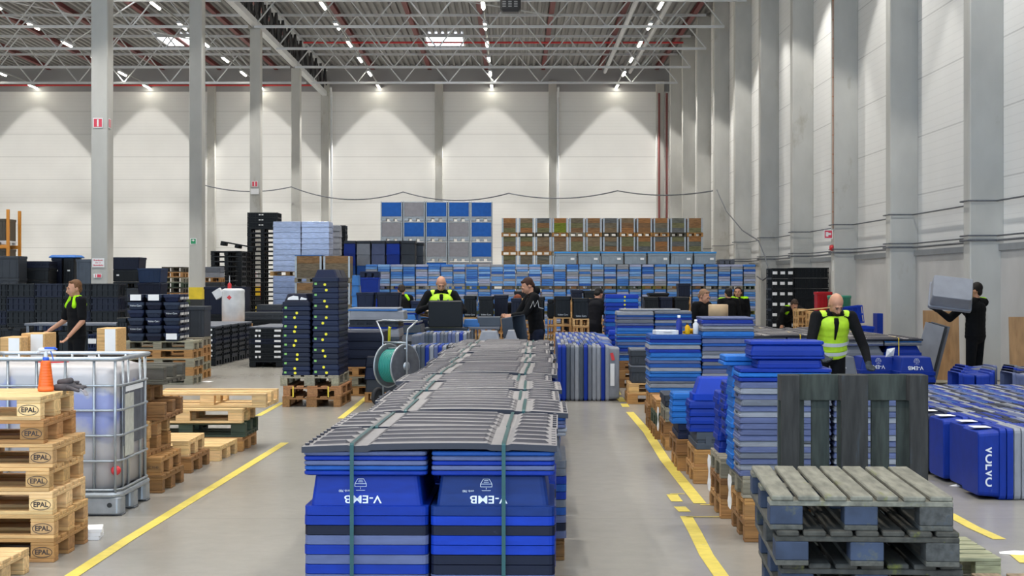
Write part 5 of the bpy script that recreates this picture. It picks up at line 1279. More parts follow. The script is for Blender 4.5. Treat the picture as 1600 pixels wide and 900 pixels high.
for x_ in (-.29, .30):
    w_ = O('wheel', MB().tube(ring(.098, .03, 0, 28), .030, 10, closed=True).mesh('wheel', [M['rubber']], True), (x_, -.02, .130), par=hr)
    O('wheel_hub', MB().lathe([(.02,-.02),(.085,-.012),(.085,.012),(.02,.02)], 20).mesh('wheel_hub', [M['dark_metal']]), (0,0,0), (0,PI/2,0), par=w_)
O('axle', MB().tube([(-.32,-.02,.13),(.33,-.02,.13)], .012, 8).mesh('axle', [M['steel']]), par=hr)
yp = O('yellow_pipe', MB().tube([(0,0,0),(.012,0,.40),(.02,.0,.42)], .021, 10).mesh('yellow_pipe', [mat('yellow_plastic', (.62,.60,.02,1), rough=.4)], True), P(607, 535, 23.6), lab='yellow tube standing upright behind the hose reel', cat='tube')
stack(-1.86, 23.55, .45, .35, [('pallet',.144,W['mid']),('tray',.18,C['dgrey']),('tray',.18,C['navy']),('tray',.14,C['dnavy'])], 'navy boxes behind the hose reel', jr=.002)
yp.location = (x_of(607, 23.6), 23.62, .646)
# ================================================================ FAR RIGHT BY THE WALL
def rs(x0, x1, yt, Y, d, layers, nm_, **k): return px_stack(x0, x1, yt, Y, d, layers, nm_, **k)
rs(1205, 1240, 419, 43.0, .9, [('ppallet',.16,C['black'])]+[('lattice',.26,C['black'],0,None,[-.2,0,.2])]*7, 'left half, black crates by the wall')
rs(1240, 1296, 418, 43.2, .9, [('ppallet',.16,C['black'])]+[('lattice',.26,C['black'])]*7, 'right half, black crates by the wall')
rs(1277, 1302, 456, 38.5, .5, [('pallet',.144,W['mid'])]*3+[('big',.35,C['grey']),('big',.35,hexc('#a80f18'))], 'red box pile before the black crates')
gd = O('round_tub', MB().lathe([(.24,0),(.26,.01),(.26,.30),(.275,.31),(.275,.33),(.25,.335)], 30).mesh('round_tub', [M['plastic']], True), (x_of(1314, 38), 38.2, .722), 0, hexc('#3d8a72'), lab='round green tub on top of the pile by the wall', cat='tub')
gd = O('round_tub', MB().lathe([(.24,0),(.26,.01),(.26,.26),(.275,.27),(.275,.33),(.25,.335)], 30).mesh('round_tub', [M['plastic']], True), (x_of(1314, 38), 38.2, 1.058), 0, hexc('#3d8a72'), lab='second round green tub stacked above the other by the wall', cat='tub')
stack(x_of(1314, 38), 37.85, .62, .7, [('pallet',.144,W['mid'])]*5, 'pallets under the green tubs', jr=.01)
rs(1246, 1262, 483, 36, .6, [('pallet',.144,W['new'])]*7, 'pale pallet pile by the bending worker')
rs(1264, 1300, 487, 35.5, .8, [('pallet',.144,W['new'])]*7, 'light pallet pile behind the man in yellow')
O('wood_plank', MB().bbox(-.45,.45,-.04,.04,0,.025,.003).mesh('wood_plank', [M['wood']]), (x_of(1282, 35.5), 35.8, z_of(486,35.5)+.03), (0,-.10,.1), W['lite'], lab='loose light plank lying slanted on the light pallet pile', cat='plank')
# blue bins
zz, _ = stack(x_of(1343, 33), 33.0, .62, .8, [('big',.50,C['navy']),('tray',.12,C['blue']),('bin',.20,C['bright'])], 'blue bins behind the right man in yellow', jr=.004)
tbx = MB(); tbx = kit('lattice', .40, .34, .36)
ob_ = O('lattice_crate', tbx, (x_of(1340, 33.1)-.02, 33.45, zz-.02+.06), (0,-.12,0), C['bright'], lab='bright blue ventilated crate tilted on the blue bins', cat='crate')
O('blue_stand', MB().bbox(-.06,.06,-.2,.2,0,1.06,.006).bbox(-.34,-.06,-.2,-.16,0,.3,.005).mesh('blue_stand', [M['plastic']]), (x_of(1377, 33.9), 34.2, 0), 0, C['blue'], lab='tall blue steel stand right of the blue bins', cat='stand')
# plywood sheets leaning on the wall
def ply(x0, x1, yt, Y, lab, dy=.35, top_x=WX-.14, z_lo=0):
    zt = z_of(yt, Y); q = MB(); w = (x1-x0)*Y/F
    q.bbox(-w/2, w/2, -.012, .012, 0, zt, .002)
    return O('plywood_sheet', q.mesh('plywood_sheet', [M['ply']]), (x_of((x0+x1)/2, Y), Y, .001), (-.08, 0, 0), lab=lab, cat='board')
ply(1444, 1461, 485, 28.55, 'reddish plywood board leaning on the column behind the carrying man', .2)
ply(1459, 1500, 486, 28.2, 'wide brown plywood sheet behind the man carrying the box')
ply(1579, 1625, 495, 24.3, 'brown plywood sheet at the right edge of the picture')
for k in range(3):
    O('grey_board', MB().bbox(-.16,.16,-.012,.012,0,1.05,.003).mesh('grey_board', [M['plastic']]), (x_of(1436, 27.3)+.06*k, 27.3+.05*k, .0), (-.10, .28, 0), [C['lgrey'], C['dgrey'], C['grey']][k], lab=['pale grey board leaning left of the plywood','dark grey board between two pale ones by the plywood','grey board leaning nearest the plywood'][k], cat='board')
stack(x_of(1478, 26.4), 26.3, .55, .6, [('pallet',.12,W['old'])], 'low dark pallet at the feet of the carrying man')
# wall items: signs
def sign(px_, py_, Y, w, h, mt, lab, rot=(0,0,0), face='front', x=None):
    o = O('wall_sign', None, (x if x is not None else x_of(px_, Y), Y, z_of(py_, Y)), rot, lab=lab, cat='sign')
    O('plate', MB().bbox(-w/2, w/2, -.006, 0, -h/2, h/2, .002).mesh('plate', [M['paper']]), par=o)
    O('field', MB().bbox(-w/2+w*.09, w/2-w*.09, -.008, -.0061, -h/2+h*.09, h/2-h*.09, .0005).mesh('field', [M[mt]]), par=o) if mt else None
    return o
cY = {1: 39.8, 2: 51.9, 3: 63.9}
o = sign(153, 192, 39.785, .235, .235, 'sign_red', 'red and white fire hose sign high on the nearest column'); O('symbol', MB().bbox(-.02,.02,-.0095,-.0081,-.085,.085,.0003).mesh('symbol', [M['paper']]), par=o)
o = sign(171, 193, 39.95, .235, .235, 'sign_red', 'red and white fire sign on the side of the nearest column', rot=(0,0,PI/2), x=-9.662); O('symbol', MB().bbox(-.02,.02,-.0095,-.0081,-.085,.085,.0003).mesh('symbol', [M['paper']]), par=o)
o = sign(398, 287.5, 63.885, .23, .23, 'sign_red', 'red and white fire hose sign on the third column'); O('symbol', MB().bbox(-.02,.02,-.0095,-.0081,-.085,.085,.0003).mesh('symbol', [M['paper']]), par=o)
o = sign(398, 299, 63.885, .32, .22, None, 'white notice under the red sign on the third column')
o = sign(302, 377, 51.885, .19, .19, 'sign_green', 'green first aid sign on the second column')
for (a,b,c_,d_) in ((-.02,.02,.0,.06),(-.05,.05,.02,.04)): O('symbol', MB().bbox(a,b,-.0095,-.0081,c_,d_,.0003).mesh('symbol', [M['paper']]), par=o)
o = sign(153.5, 410.5, 39.785, .29, .215, None, 'white notice with red text on the nearest column')
for k, t_ in enumerate(('Brandpost', 'Nr 11', 'Skumvätska')): O('lettering', font_mesh(t_, .052, mat_='sign_red', bold=.001), (0, -.008, .06-.06*k), (PI/2,0,0), par=o)
o = sign(152.5, 431, 39.785, .19, .09, None, 'small white and red label below the notice on the nearest column')
O('symbol', MB().bbox(-.01,.085,-.0095,-.0061,-.035,.035,.0003).mesh('symbol', [M['sign_red']]), par=o); O('symbol', MB().bbox(-.05,-.035,-.0095,-.0061,-.035,.035,.0003).mesh('symbol', [M['sign_red']]), par=o)
o = sign(397, 429, 63.885, .30, .20, None, 'white notice above the yellow band of the third column')
for k in range(3): O('lettering', font_mesh(('Brandpost','Nr 12','Skumvätska')[k], .045, mat_='sign_red', bold=.001), (0, -.008, .055-.055*k), (PI/2,0,0), par=o)
# fire extinguisher
fe = O('fire_extinguisher', None, (x_of(410, 63.7), 63.75, z_of(468, 63.7)), lab='red fire extinguisher hanging right of the third column', cat='fire extinguisher')
O('cylinder_body', MB().lathe([(.08,0),(.09,.02),(.09,.46),(.07,.53),(.03,.56),(.03,.60)], 20).mesh('cylinder_body', [M['red']], True), par=fe)
O('handle', MB().bbox(-.02,.10,-.015,.015,.60,.63,.004).mesh('handle', [M['dark_metal']]), par=fe); O('hose', MB().tube([(.03,0,.6),(.11,0,.55),(.12,0,.25),(.11,0,.05)], .012, 8).mesh('hose', [M['rubber']]), par=fe)
# red flag sign, bell and pipe on the side column
Yc = 28.6+6.02*2
o = sign(1291, 366, Yc-.03, .22, .22, 'sign_red', 'red fire sign projecting from the side column above the bell', x=CX-.15)
for (a,b,c_,d_) in ((-.065,.0,-.055,.055),(-.01,.07,-.02,.03)): O('symbol', MB().bbox(a,b,-.0095,-.0081,c_,d_,.0003).mesh('symbol', [M['paper']]), par=o)
o = O('alarm_bell', MB().lathe([(.02,0),(.07,.01),(.075,.05),(.06,.09),(.02,.10)], 20).mesh('alarm_bell', [M['red']], True), (CX-.001, Yc+.1, z_of(387, Yc)), (0,-PI/2,0), lab='red alarm bell on the edge of the side column', cat='bell')
o = sign(1298, 415, Yc+.12, .07, .26, None, 'narrow white label strip low on the side column', rot=(0,0,-PI/2), x=CX-.002)
q = MB().tube([(CX-.02, Yc+.06, 3.0),(CX-.02, Yc+.06, 12.6)], .014, 8)
for k in range(20): q.lathe([(.022,0),(.022,.03)], 8, M=Matrix.Translation((CX-.02, Yc+.06, 3.4+k*.47)))
ST('riser_pipe', q.mesh('riser_pipe', [mat('copper_pipe', (.42,.20,.12,1), rough=.5)]))
# festoon cable
def sag(a, b, s, n=14):
    a = Vector(a); b = Vector(b); return [a.lerp(b, i/n)-Vector((0,0,s*4*(i/n)*(1-i/n))) for i in range(n+1)]
pts = []
kp = [P(318, 289, 75), P(455, 292, 75.5), P(630, 300, 75), P(795, 302, 74), P(965, 298, 73), P(1120, 297, 66)]
sg = [.25, .35, .3, .3, .3]
pts = sag(kp[0], kp[1], .25)[:-1]+sag(kp[1], kp[2], .45)[:-1]+sag(kp[2], kp[3], .35)[:-1]+sag(kp[3], kp[4], .28)[:-1]+sag(kp[4], kp[5], .2)
O('cable', MB().tube(pts, .028, 6).mesh('cable', [M['steel_dark']]), lab='thin grey cable strung in shallow loops across the back of the hall', cat='cable')
O('cable', MB().tube([P(1120,297,62), P(1135,330,59.4), P(1160,360,55.4), P(1185,376,51.6), P(1195,400,50.2), P(1203,430,49.0), P(1192,438,50), P(1183,432,51)], .022, 6).mesh('cable', [M['steel_dark']]), lab='dark cable hanging slack down the right wall', cat='cable')
# white drum
dY = 38.6
dr = O('plastic_drum', None, (x_of(360, dY), dY+.4, .72), lab='large white plastic drum with a sloping spout beyond the low crate rows', cat='drum')
O('drum_body', MB().lathe([(.24,0),(.265,.02),(.268,.52),(.262,.72),(.268,.76),(.262,.80),(.20,.83),(.18,.80)], 28).mesh('drum_body', [M['plastic']], True), par=dr, col=C['white'])
O('spout', MB().box(-.06,.14,-.11,.11,0,.20,M=Matrix.Translation((-.33,0,.60)) @ Matrix.Rotation(-.55,4,'Y')).mesh('spout', [M['plastic']]), par=dr, col=C['white'])
O('warning_mark', MB().box(-.04,.04,-.001,0,-.04,.04,M=Matrix.Rotation(PI/4,4,'Y')).mesh('warning_mark', [M['red']]), (-.05,-.271,.62), par=dr)
bt = O('pump_bottle', None, (x_of(355, dY), dY+.32, .72+.83), lab='small red bottle with a white nozzle on the white drum', cat='bottle')
O('bottle_body', MB().lathe([(.04,0),(.045,.01),(.045,.10),(.015,.14)], 14).mesh('bottle_body', [M['red']], True), par=bt)
O('nozzle', MB().lathe([(.012,.14),(.009,.30)], 10).mesh('nozzle', [M['white_metal']]), par=bt)
stack(x_of(360, dY), dY, .8, .8, [('ppallet',.16,C['black']),('big',.56,W['mid'])], 'under the white drum')
# wooden crates and cabinets behind the tank
def wbox(x0, x1, yt, Y, d, lab, h=.36):
    zt = z_of(yt, Y); w = (x1-x0)*Y/F
    b = O('wooden_crate', MB().bbox(-w/2, w/2, -d/2, d/2, -h, 0, .006).mesh('wooden_crate', [M['wood']]), (x_of((x0+x1)/2, Y), Y+d/2, zt), 0, W['new'], lab=lab, cat='crate')
    O('paper_sheet', MB().bbox(-w*.10, w*.42, -d/2-.003, -d/2-.001, -h*.95, -.01, .0004).mesh('paper_sheet', [M['paper']]), par=b)
    stack(x_of((x0+x1)/2, Y), Y, w*.98, d, [('pallet',.144,W['old'])]+[('big', (zt-h-.146)/2, C['black'])]*2, 'under the '+' '.join(lab.split()[:6]), jit=0, jr=0)
wbox(0, 33, 527, 19.5, .5, 'small wooden crate with paper at the left edge', .3); wbox(33, 70, 521, 19.8, .5, 'small wooden crate with paper before the walking man', .3); wbox(151, 183, 513, 21, .5, 'upright wooden crate with paper right of the walking man', .34)
t_ = table(x_of(38, 29), x_of(196, 29), 29, 29.9, z_of(507, 29)+.02, 'long black table with a pale top edge behind the walking man', C['grey'])
for k, (a_, b_) in enumerate(((48, 86), (88, 140), (142, 186))): stack(x_of((a_+b_)/2, 29.1), 29.12, (b_-a_)*29.1/F-.02, .6, [('big', .42, C['black']), ('big', .42, C['black'])], ['left','middle','right'][k]+' black box pair under the long table', jit=0, jr=0)
stack(x_of(190, 28), 28.0, .18, .5, [('big', 1.10, C['black'])], 'round topped black cover at the table end', jit=0, jr=0)
rs(137, 151, 522, 24.8, .5, [('lattice',.22,C['navy'],0,None,[0])]*4, 'narrow navy crate stack beside the walking man')
rs(0, 34, 513, 31, .8, [('ppallet',.16,C['black']),('bin',.3,C['black']),('bin',.3,C['black'])], 'open black bins at the left edge')
# rack at the left edge
rk = O('storage_rack', None, (x_of(-4, 47), 47, 0), lab='tall orange pallet rack upright at the left edge', cat='rack')
M['orange'] = mat('orange_steel', (.62,.24,.02,1), rough=.5)
for y_ in (0, 1.1): O('upright', MB().bbox(.26,.34,y_-.04,y_+.04,0,3.75,.004).mesh('upright', [M['orange']]), par=rk)
for z_ in (1.9, 2.75): O('beam', MB().bbox(-1.6,.26,-.03,.03,z_-.1,z_,.004).mesh('beam', [M['orange']]), par=rk); O('beam', MB().bbox(-1.6,.26,1.07,1.13,z_-.1,z_,.004).mesh('beam', [M['orange']]), par=rk)
for k in range(2): stack(x_of(-4, 47)-.27, 47.05, 1.0, 1.0, [('ppallet',.12,C['white'] if k else C['dgrey']),('big',.62,W['dark'])], ['lower','upper'][k]+' shelf load of the orange rack', z0=[1.9,2.75][k]+.001, jit=0, jr=0)
# drum of cardboard in the far aisle
O('cardboard_drum', MB().lathe([(.16,0),(.17,.01),(.17,.20),(.15,.21)], 26).mesh('cardboard_drum', [M['card']], True), (x_of(1124, 28.3), 28.45, z_of(495, 28.3)), 0, lab='brown cardboard roll behind the taller near lid stack', cat='drum')
zc = z_of(495, 28.3); stack(x_of(1124, 28.3), 28.2, .42, .5, [('big', zc/2-.001, C['dgrey'])]*2, 'under the cardboard roll', jit=0, jr=0)
# ================================================================ PEOPLE
def blob(mb, vox, name, mats, sm=3):
    me = mb.mesh('tmp'); ob = bpy.data.objects.new('tmp', me); COL.objects.link(ob)
    r = ob.modifiers.new('r', 'REMESH'); r.mode = 'VOXEL'; r.voxel_size = vox; r.adaptivity = 0
    if sm: s_ = ob.modifiers.new('s', 'SMOOTH'); s_.factor = .5; s_.iterations = sm
    dg = bpy.context.evaluated_depsgraph_get(); out = bpy.data.meshes.new_from_object(ob.evaluated_get(dg))
    bpy.data.objects.remove(ob); out.name = name; out.materials.clear()
    for m_ in mats: out.materials.append(m_)
    out.polygons.foreach_set('use_smooth', [True]*len(out.polygons)); return out
SKIN = hexc('#c08c70')
def person(X, Y, yaw, lab, h=1.78, lean=0., head=(0, 0), hair='#2a1d15', bald=False, topc='#0c0d10', trc='#0d0e12', sleeves='long', eL=None, wL=None, eR=None, wR=None,
           vest=False, glove=None, lime=None, beard=False, cap=None, vox=.011, fat=1.0, hood=False, longhair=False, coat=False, hip=None):
    r = O('person', None, (X, Y, 0), yaw, lab=lab, cat='person')
    hz = .53*h; A = lambda p: Vector(p)
    Lm = Matrix.Rotation(lean, 3, 'X')          # leaning towards -y
    def up(p): p = Vector(p); q_ = Lm @ (p-Vector((0,0,hz))); return q_+Vector((0,0,hz))
    sh = {s: up((s*.185*fat, .0, .805*h)) for s in (1, -1)}
    nk = up((0, .01, .845*h)); hc = nk+Lm @ Vector((0, -.02-.07*max(0, head[0]), .103*h/1.78))
    E = {1: Vector(eL) if eL else sh[1]+Vector((.05,.03,-.29)), -1: Vector(eR) if eR else sh[-1]+Vector((-.05,.03,-.29))}
    Wr = {1: Vector(wL) if wL else E[1]+Vector((-.02,-.10,-.24)), -1: Vector(wR) if wR else E[-1]+Vector((.02,-.10,-.24))}
    hips = {s: Vector((s*.095, 0, .50*h)) for s in (1, -1)}; kn = {s: Vector((s*.11, -.02, .28*h)) for s in (1, -1)}; an = {s: Vector((s*.12, .02+.12*s*(1 if hip else 0), .05*h)) for s in (1, -1)}
    Hm = Lm @ Matrix.Rotation(head[1], 3, 'Z') @ Matrix.Rotation(head[0], 3, 'X')
    # ---- body: one surface
    b = MB()
    T = lambda p: Hm @ Vector(p)+hc
    b.ell(T((0,.015,.03)), (.077,.098,.095), Hm, 18, 14); b.ell(T((0,-.025,-.02)), (.064,.078,.085), Hm, 16, 12); b.ell(T((0,-.045,-.075)), (.042,.045,.035), Hm)
    b.caps(T((0,-.100,.012)), T((0,-.116,-.028)), .010, .015, 8); b.caps(T((-.030,-.093,.028)), T((.030,-.093,.028)), .012, .012, 8)
    for s in (1, -1): b.ell(T((s*.078,.012,-.005)), (.012,.020,.034), Hm, 10, 8)
    b.caps(T((-.018,-.098,-.056)), T((.018,-.098,-.056)), .008, .008, 8)
    b.caps(nk-Vector((0,0,.05)), T((0,.015,-.05)), .060, .055, 14)
    b.ell(up((0,0,.72*h)), (.14,.095,.17), Lm); b.ell(up((0,0,.60*h)), (.125,.09,.13), Lm); b.ell((0,0,.52*h), (.14,.10,.10))
    for s in (1, -1):
        b.caps(nk-Vector((0,0,.06)), sh[s], .05, .05, 10); b.caps(sh[s], E[s], .048, .040, 12); b.caps(E[s], Wr[s], .041, .027, 12)
        b.caps(hips[s], kn[s], .075, .05, 12); b.caps(kn[s], an[s], .05, .035, 12); b.caps(an[s], an[s]+Vector((0,-.12,-.045)), .035, .03, 10)
        # hand: palm, thumb, four curled fingers
        d = (Wr[s]-E[s]).normalized(); side = d.cross(Vector((0,-1,.3))).normalized(); nrm = side.cross(d).normalized()
        if nrm.y > 0: nrm = -nrm
        p0 = Wr[s]+d*.015; Mh = Matrix((side, nrm, d)).transposed()
        b.ell(p0+d*.035, (.038,.017,.050), Mh, 12, 8)
        for k, (o_, L_) in enumerate(((-.030,.062),(-.010,.072),(.010,.068),(.029,.052))):
            f0 = p0+d*.075+side*o_; f1 = f0+d*L_*.45+nrm*.012; f2 = f1+d*L_*.35+nrm*.028
            b.caps(f0-d*.02, f1, .0095, .0088, 8); b.caps(f1, f2, .0088, .0078, 8)
        t0 = p0+d*.015-side*.030*s; t1 = t0+d*.035-side*.022*s+nrm*.012; b.caps(t0, t1, .012, .010, 8); b.caps(t1, t1+d*.028+nrm*.006, .010, .008, 8)
    O('body', blob(b, min(vox, .0085), 'body', [M['skin']], 2), par=r, col=SKIN)
    # ---- face details
    for s in (1, -1): O('eye', MB().ell((0,0,0), (.013,.008,.007), None, 8, 6).mesh('eye', [M['eye']]), T((s*.030,-.098,.014)), par=r)
    for s in (1, -1): O('eyebrow', MB().caps((-.018,0,0), (.018,0,.003*s), .005, .005, 8).mesh('eyebrow', [M['hair']]), T((s*.031,-.099,.034)), par=r, col=hexc(hair if not bald else '#4a3428'))
    O('mouth', MB().ell((0,0,0), (.020,.005,.004), None, 10, 6).mesh('mouth', [M['skin']]), T((0,-.1055,-.057)), par=r, col=hexc('#7a4038'))
    if not bald:
        q = MB().ell(T((0,.032,.050)), (.083,.090,.086), Hm, 18, 12)
        q.caps(T((-.034,-.036,.098)), T((.034,-.036,.100)), .024, .024, 10)
        q.ell(T((0,.070,-.01)), (.070,.045,.065), Hm, 16, 10)
        for s in (1, -1): q.ell(T((s*.072,.018,.035)), (.014,.040,.045), Hm)
        if longhair:
            for s in (1, -1): q.caps(T((s*.06,.05,.03)), T((s*.075,.05,-.16)), .045, .04, 10)
            q.caps(T((0,.08,.03)), T((0,.09,-.18)), .06, .05, 10)
        O('hair', blob(q, .010, 'hair', [M['hair']], 2), par=r, col=hexc(hair))
    else:
        q = MB().ell(T((0,.052,-.005)), (.077,.066,.045), Hm, 16, 8)
        O('stubble', q.mesh('stubble', [M['hair']], True), par=r, col=hexc('#8a6a58'))
    if beard:
        q = MB().ell(T((0,-.055,-.072)), (.052,.050,.045), Hm, 14, 10); O('beard', q.mesh('beard', [M['hair']], True), par=r, col=hexc('#2b1c14'))
    if cap:
        q = MB().ell(T((0,.015,.075)), (.088,.108,.070), Hm, 18, 10).ell(T((0,-.10,.055)), (.06,.06,.012), Hm, 14, 8); O('cap', blob(q, .012, 'cap', [M['cloth']], 2), par=r, col=hexc(cap))
    # ---- upper garment
    g = MB(); f = fat
    g.ell(up((0,0,.745*h)), (.178*f,.125,.135), Lm, 20, 14); g.ell(up((0,.005,.655*h)), (.160*f,.118,.15), Lm, 20, 14); g.ell(up((0,0,.575*h)), (.162*f,.122,.125), Lm, 20, 14)
    g.ell((0,0,.515*h), (.168*f,.128,.085), None, 20, 12)
    g.ell(up((0,0,.70*h)), (.166*f,.122,.14), Lm, 20, 14); g.ell(up((0,0,.615*h)), (.161*f,.120,.13), Lm, 20, 14); g.ell(up((0,0,.545*h)), (.164*f,.124,.10), Lm, 20, 14)
    g.ell(nk-Vector((0,0,.022)), (.074,.074,.032), Lm)
    for s in (1, -1):
        g.caps(nk+Vector((s*.03,0,-.05)), sh[s], .062, .068, 14); g.caps(sh[s], E[s] if sleeves == 'long' else sh[s].lerp(E[s], .78), .072, .056 if sleeves == 'long' else .066, 14)
        if sleeves == 'long': g.caps(E[s], Wr[s].lerp(E[s], .06), .056, .040, 14)
    if coat: g.caps((0,0,.5*h), (0,.0,.33*h), .17, .19, 16)
    if hood: g.ell(nk+Lm @ Vector((0,.075,.02)), (.105,.065,.07), Lm)
    O('jacket' if sleeves == 'long' else 'shirt', blob(g, vox, 'shirt', [M['cloth']], 3), par=r, col=hexc(topc))
    if lime:
        for s in (1, -1):
            q = MB().caps(up((s*.078,-.030,.828*h)), up((s*.118*fat,-.078,.765*h)), .042, .038, 14).caps(up((s*.085,.030,.828*h)), up((s*.135*fat,.066,.775*h)), .042, .036, 14).caps(up((s*.10,0,.832*h)), up((s*.13*fat,-.01,.824*h)), .036, .036, 12) if lime == 'yoke' else MB().caps(nk+Vector((s*.085,-.02,-.028)), sh[s]+Vector((0,-.005,.018)), .040, .060, 12)
            O('shoulder_panel', q.mesh('shoulder_panel', [M['cloth']], True), par=r, col=hexc('#9fdc1c'))
    # ---- trousers and shoes
    g = MB(); g.ell((0,.005,.505*h), (.158*f,.118,.10), None, 20, 12)
    for s in (1, -1): g.caps(hips[s], kn[s], .095, .070, 14); g.caps(kn[s], an[s]+Vector((0,0,.02)), .070, .058, 14)
    O('trousers', blob(g, vox, 'trousers', [M['cloth']], 3), par=r, col=hexc(trc))
    for s in (1, -1):
        q = MB().caps(an[s]+Vector((0,.04,-.045)), an[s]+Vector((0,-.14,-.05)), .042, .038, 12); q.bbox(an[s].x-.042, an[s].x+.042, an[s].y-.18, an[s].y+.085, .002, .022, .008)
        q.v = [(a, b_, max(.002, c_)) for a, b_, c_ in q.v]
        O('shoe', q.mesh('shoe', [M['rubber']], True), par=r)
    if vest:
        g = MB(); g.ell(up((0,0,.750*h)), (.190*f,.140,.140), Lm, 22, 16); g.ell(up((0,.004,.66*h)), (.174*f,.133,.16), Lm, 22, 16); g.ell(up((0,0,.575*h)), (.178*f,.138,.13), Lm, 22, 16); g.ell(up((0,0,.53*h)), (.18*f,.140,.07), Lm, 22, 12)
        g.ell(up((0,0,.705*h)), (.180*f,.136,.14), Lm, 22, 16); g.ell(up((0,0,.615*h)), (.175*f,.135,.13), Lm, 22, 16)
        for s in (1, -1): g.caps(nk+Vector((s*.07,-.0,-.055)), sh[s].lerp(nk, .30)+Vector((0,0,-.01)), .060, .068, 12)
        vo = O('safety_vest', blob(g, vox, 'safety_vest', [mat('hi_vis', (.55,.86,.03,1), rough=.6, noise=.12, nscale=16) if 'hi_vis' not in bpy.data.materials else bpy.data.materials['hi_vis']], 2), par=r)
        for zz_ in (.625, .555):
            n = 32; v = []
            for k in range(n):
                t = 2*PI*k/n
                for dz in (-.022, .022): v.append(up((.186*f*math.cos(t), .146*math.sin(t), zz_*h+dz)))
            O('reflective_band', MB().add(v, [(2*k, 2*((k+1) % n), 2*((k+1) % n)+1, 2*k+1) for k in range(n)]).mesh('reflective_band', [M['steel_band']]), par=vo)
        q = MB().add([up((-.055,-.150,.83*h)), up((.055,-.150,.83*h)), up((.012,-.158,.66*h)), up((-.012,-.158,.66*h)), up((0,-.156,.78*h))], [(0,3,2,1)])
        q = MB().tube([up((0,-.080,.808*h)), up((0,-.112,.785*h)), up((0,-.136,.745*h)), up((0,-.139,.70*h)), up((0,-.132,.665*h))], [.030,.034,.022,.014,.008], 12)
        O('collar_opening', q.mesh('collar_opening', [M['cloth']], True), par=vo, col=hexc(topc))
        q = MB().tube([tuple(nk+Lm @ Vector((.072*math.cos(t), .068*math.sin(t)-.002, -.008))) for t in [2*PI*k/20 for k in range(20)]], .019, 8, closed=True)
        O('collar', q.mesh('collar', [M['cloth']], True), par=r, col=hexc(topc))
    if glove:
        for s in (1, -1):
            d = (Wr[s]-E[s]).normalized(); side = d.cross(Vector((0,-1,.3))).normalized(); nrm = side.cross(d).normalized()
            if nrm.y > 0: nrm = -nrm
            p0 = Wr[s]+d*.015; Mh = Matrix((side, nrm, d)).transposed(); q = MB().ell(p0+d*.035, (.045,.024,.058), Mh, 12, 8).caps(Wr[s]-d*.03, p0, .040, .036, 10)
            for k, (o_, L_) in enumerate(((-.032,.062),(-.011,.072),(.011,.068),(.031,.052))):
                f0 = p0+d*.075+side*o_; f1 = f0+d*L_*.45+nrm*.012; f2 = f1+d*L_*.35+nrm*.028
                q.caps(f0-d*.02, f1, .0125, .012, 8); q.caps(f1, f2, .012, .011, 8)
            t0 = p0+d*.015-side*.030*s; t1 = t0+d*.035-side*.022*s+nrm*.012; q.caps(t0, t1, .015, .013, 8); q.caps(t1, t1+d*.028+nrm*.006, .013, .011, 8)
            O('glove', blob(q, .006, 'glove', [M['cloth']], 1), par=r, col=hexc(glove))
    return r
M['steel_band'] = mat('reflective_band', (.62,.66,.68,1), rough=.35)
# walking man at the left (faces left, slightly to the camera)
person(x_of(120, 24.0), 24.0, -.95, 'young man in a black T-shirt with lime shoulder panels, walking left', h=1.78, hair='#6e4c30', sleeves='short', lime='yoke',
       eR=(-.29,-.08,1.14), wR=(-.30,-.30,1.00), eL=(.27,-.02,1.14), wL=(.22,-.20,.93), head=(.12, 0), hip=True, lean=.03, fat=1.2)
# bald man in a yellow vest behind the black crate
person(x_of(689, 27.75), 27.75, .08, 'bald man in a yellow vest bending over the large black crate', h=1.86, bald=True, vest=True, lean=.10, head=(.45, 0), fat=1.15,
       eL=(.38,-.10,1.22), wL=(.14,-.42,1.34), eR=(-.38,-.10,1.22), wR=(-.12,-.42,1.34), glove='#5a5f66')
# man in a hooded jacket
pm = person(x_of(839, 26.0), 26.0, -1.35, 'man in a black hooded jacket with a white sleeve print, looking down', h=1.83, hair='#3a2218', lean=.16, head=(.42, 0), hood=True, fat=1.05, trc='#1a2033',
       eL=(.24,-.25,1.20), wL=(.12,-.42,1.18), eR=(-.22,-.26,1.18), wR=(-.06,-.44,1.17))
sp_ = [(-.16,1.32),(-.11,1.43),(-.09,1.34),(-.04,1.44),(-.02,1.33),(.05,1.31)]
O('sleeve_print', MB().flat([(.0, y_, z_) for y_, z_ in sp_], .022, .004, side=(1,0,.4)).mesh('sleeve_print', [M['paper']]), (.300, -.02, -.02), par=pm)
# man in the front right vest
person(x_of(1296, 19.3), 19.3, .12, 'bald man in a yellow vest looking down, gloved hands spread, at right', h=1.66, bald=True, beard=True, vest=True, lean=.36, head=(.30, .1), fat=1.12,
       eL=(.31,-.32,.95), wL=(.29,-.52,.78), eR=(-.33,-.32,.95), wR=(-.24,-.52,.86), glove='#3a3f44')
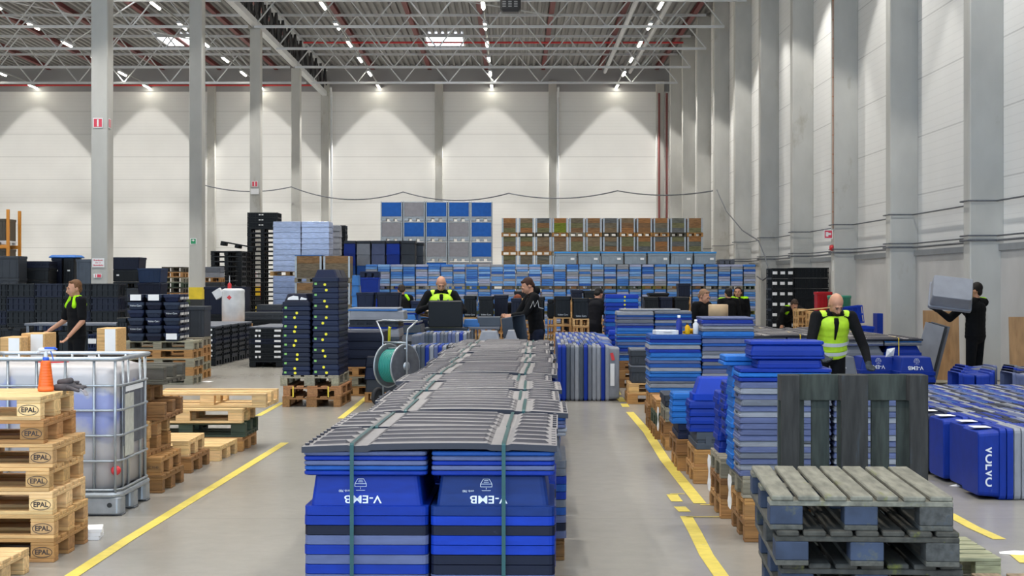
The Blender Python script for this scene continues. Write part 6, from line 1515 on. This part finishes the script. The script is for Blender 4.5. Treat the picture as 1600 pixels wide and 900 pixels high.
# man carrying the grey box on his shoulder
person(x_of(1524, 24.8), 24.8, -2.35, 'man in black carrying a grey box up on his shoulder', h=1.74, hair='#1c1613', beard=True, lean=.0, head=(0, .4), lime='top', fat=1.38,
       eL=(.36,-.22,1.16), wL=(.47,-.33,1.27), eR=(-.27,-.28,1.22), wR=(-.08,-.40,1.40), glove='#15171b')
cbx = tray_mb(.62, .42, .32, rim=.06, inset=.03, step=.02, rad=.03).mesh('plastic_box', [M['plastic']])
O('plastic_box', cbx, (x_of(1488, 24.3)-.02, 24.35, z_of(466, 24.3)-.0), (1.05, .12, -.18), C['lgrey'], lab='pale grey box carried on the shoulder of the man in black', cat='box')
# people further back
person(x_of(629, 36.5), 36.5, .2+PI, 'person in black and lime bending away behind the dark boxes', h=1.70, hair='#30241c', lean=.25, head=(.2,0), lime='yoke', vox=.016)
person(x_of(792, 34.9), 34.9, .5, 'person with reddish brown hair bent over black crates', h=1.66, hair='#7a3c22', lean=.75, head=(.3,0), vox=.016, eL=(.3,-.55,1.0), wL=(.2,-.7,.95), eR=(-.5,-.35,1.20), wR=(-.6,-.45,1.25))
person(x_of(896, 37.9), 37.9, 0, 'person with dark hair barely visible behind the rear black crates', h=1.42, hair='#17120f', vox=.018)
person(x_of(927, 32.6), 32.6, PI-.5, 'person in a long dark coat leaning away beside the wrapped blue stack', h=1.66, hair='#14110f', lean=.35, head=(.3,0), coat=True, vox=.014, topc='#15161c')
person(x_of(1094, 29.8), 29.8, .9, 'man in a black jacket facing right behind the pale lid stacks', h=1.60, hair='#8a6a52', lean=.08, head=(.35,0), vox=.014, fat=1.15)
person(x_of(1139, 36.4), 36.4, PI+.3, 'dark haired man in black and lime seen from behind', h=1.60, hair='#1c1613', lean=.05, lime='top', vox=.016, fat=1.05)
person(x_of(1153, 37.1), 37.1, -.3, 'long haired woman in black and lime beside the dark haired man', h=1.62, hair='#2a1a14', longhair=True, lime='top', vox=.016)
person(x_of(1225, 37.9), 37.9, .3, 'person in black and lime bending far forward by the pallets', h=1.62, hair='#3a2a20', lean=1.0, head=(-.2,0), lime='yoke', vox=.016, eL=(.25,-.62,1.0), wL=(.2,-.6,.75), eR=(-.3,-.5,1.0), wR=(-.3,-.5,.75))
person(x_of(297, 44), 42.0, 1.2, 'person in a dark blue jacket and green cap crouching by the second column', h=1.38, cap='#3d4a30', lean=.6, topc='#12203c', head=(.2,0), vox=.016)
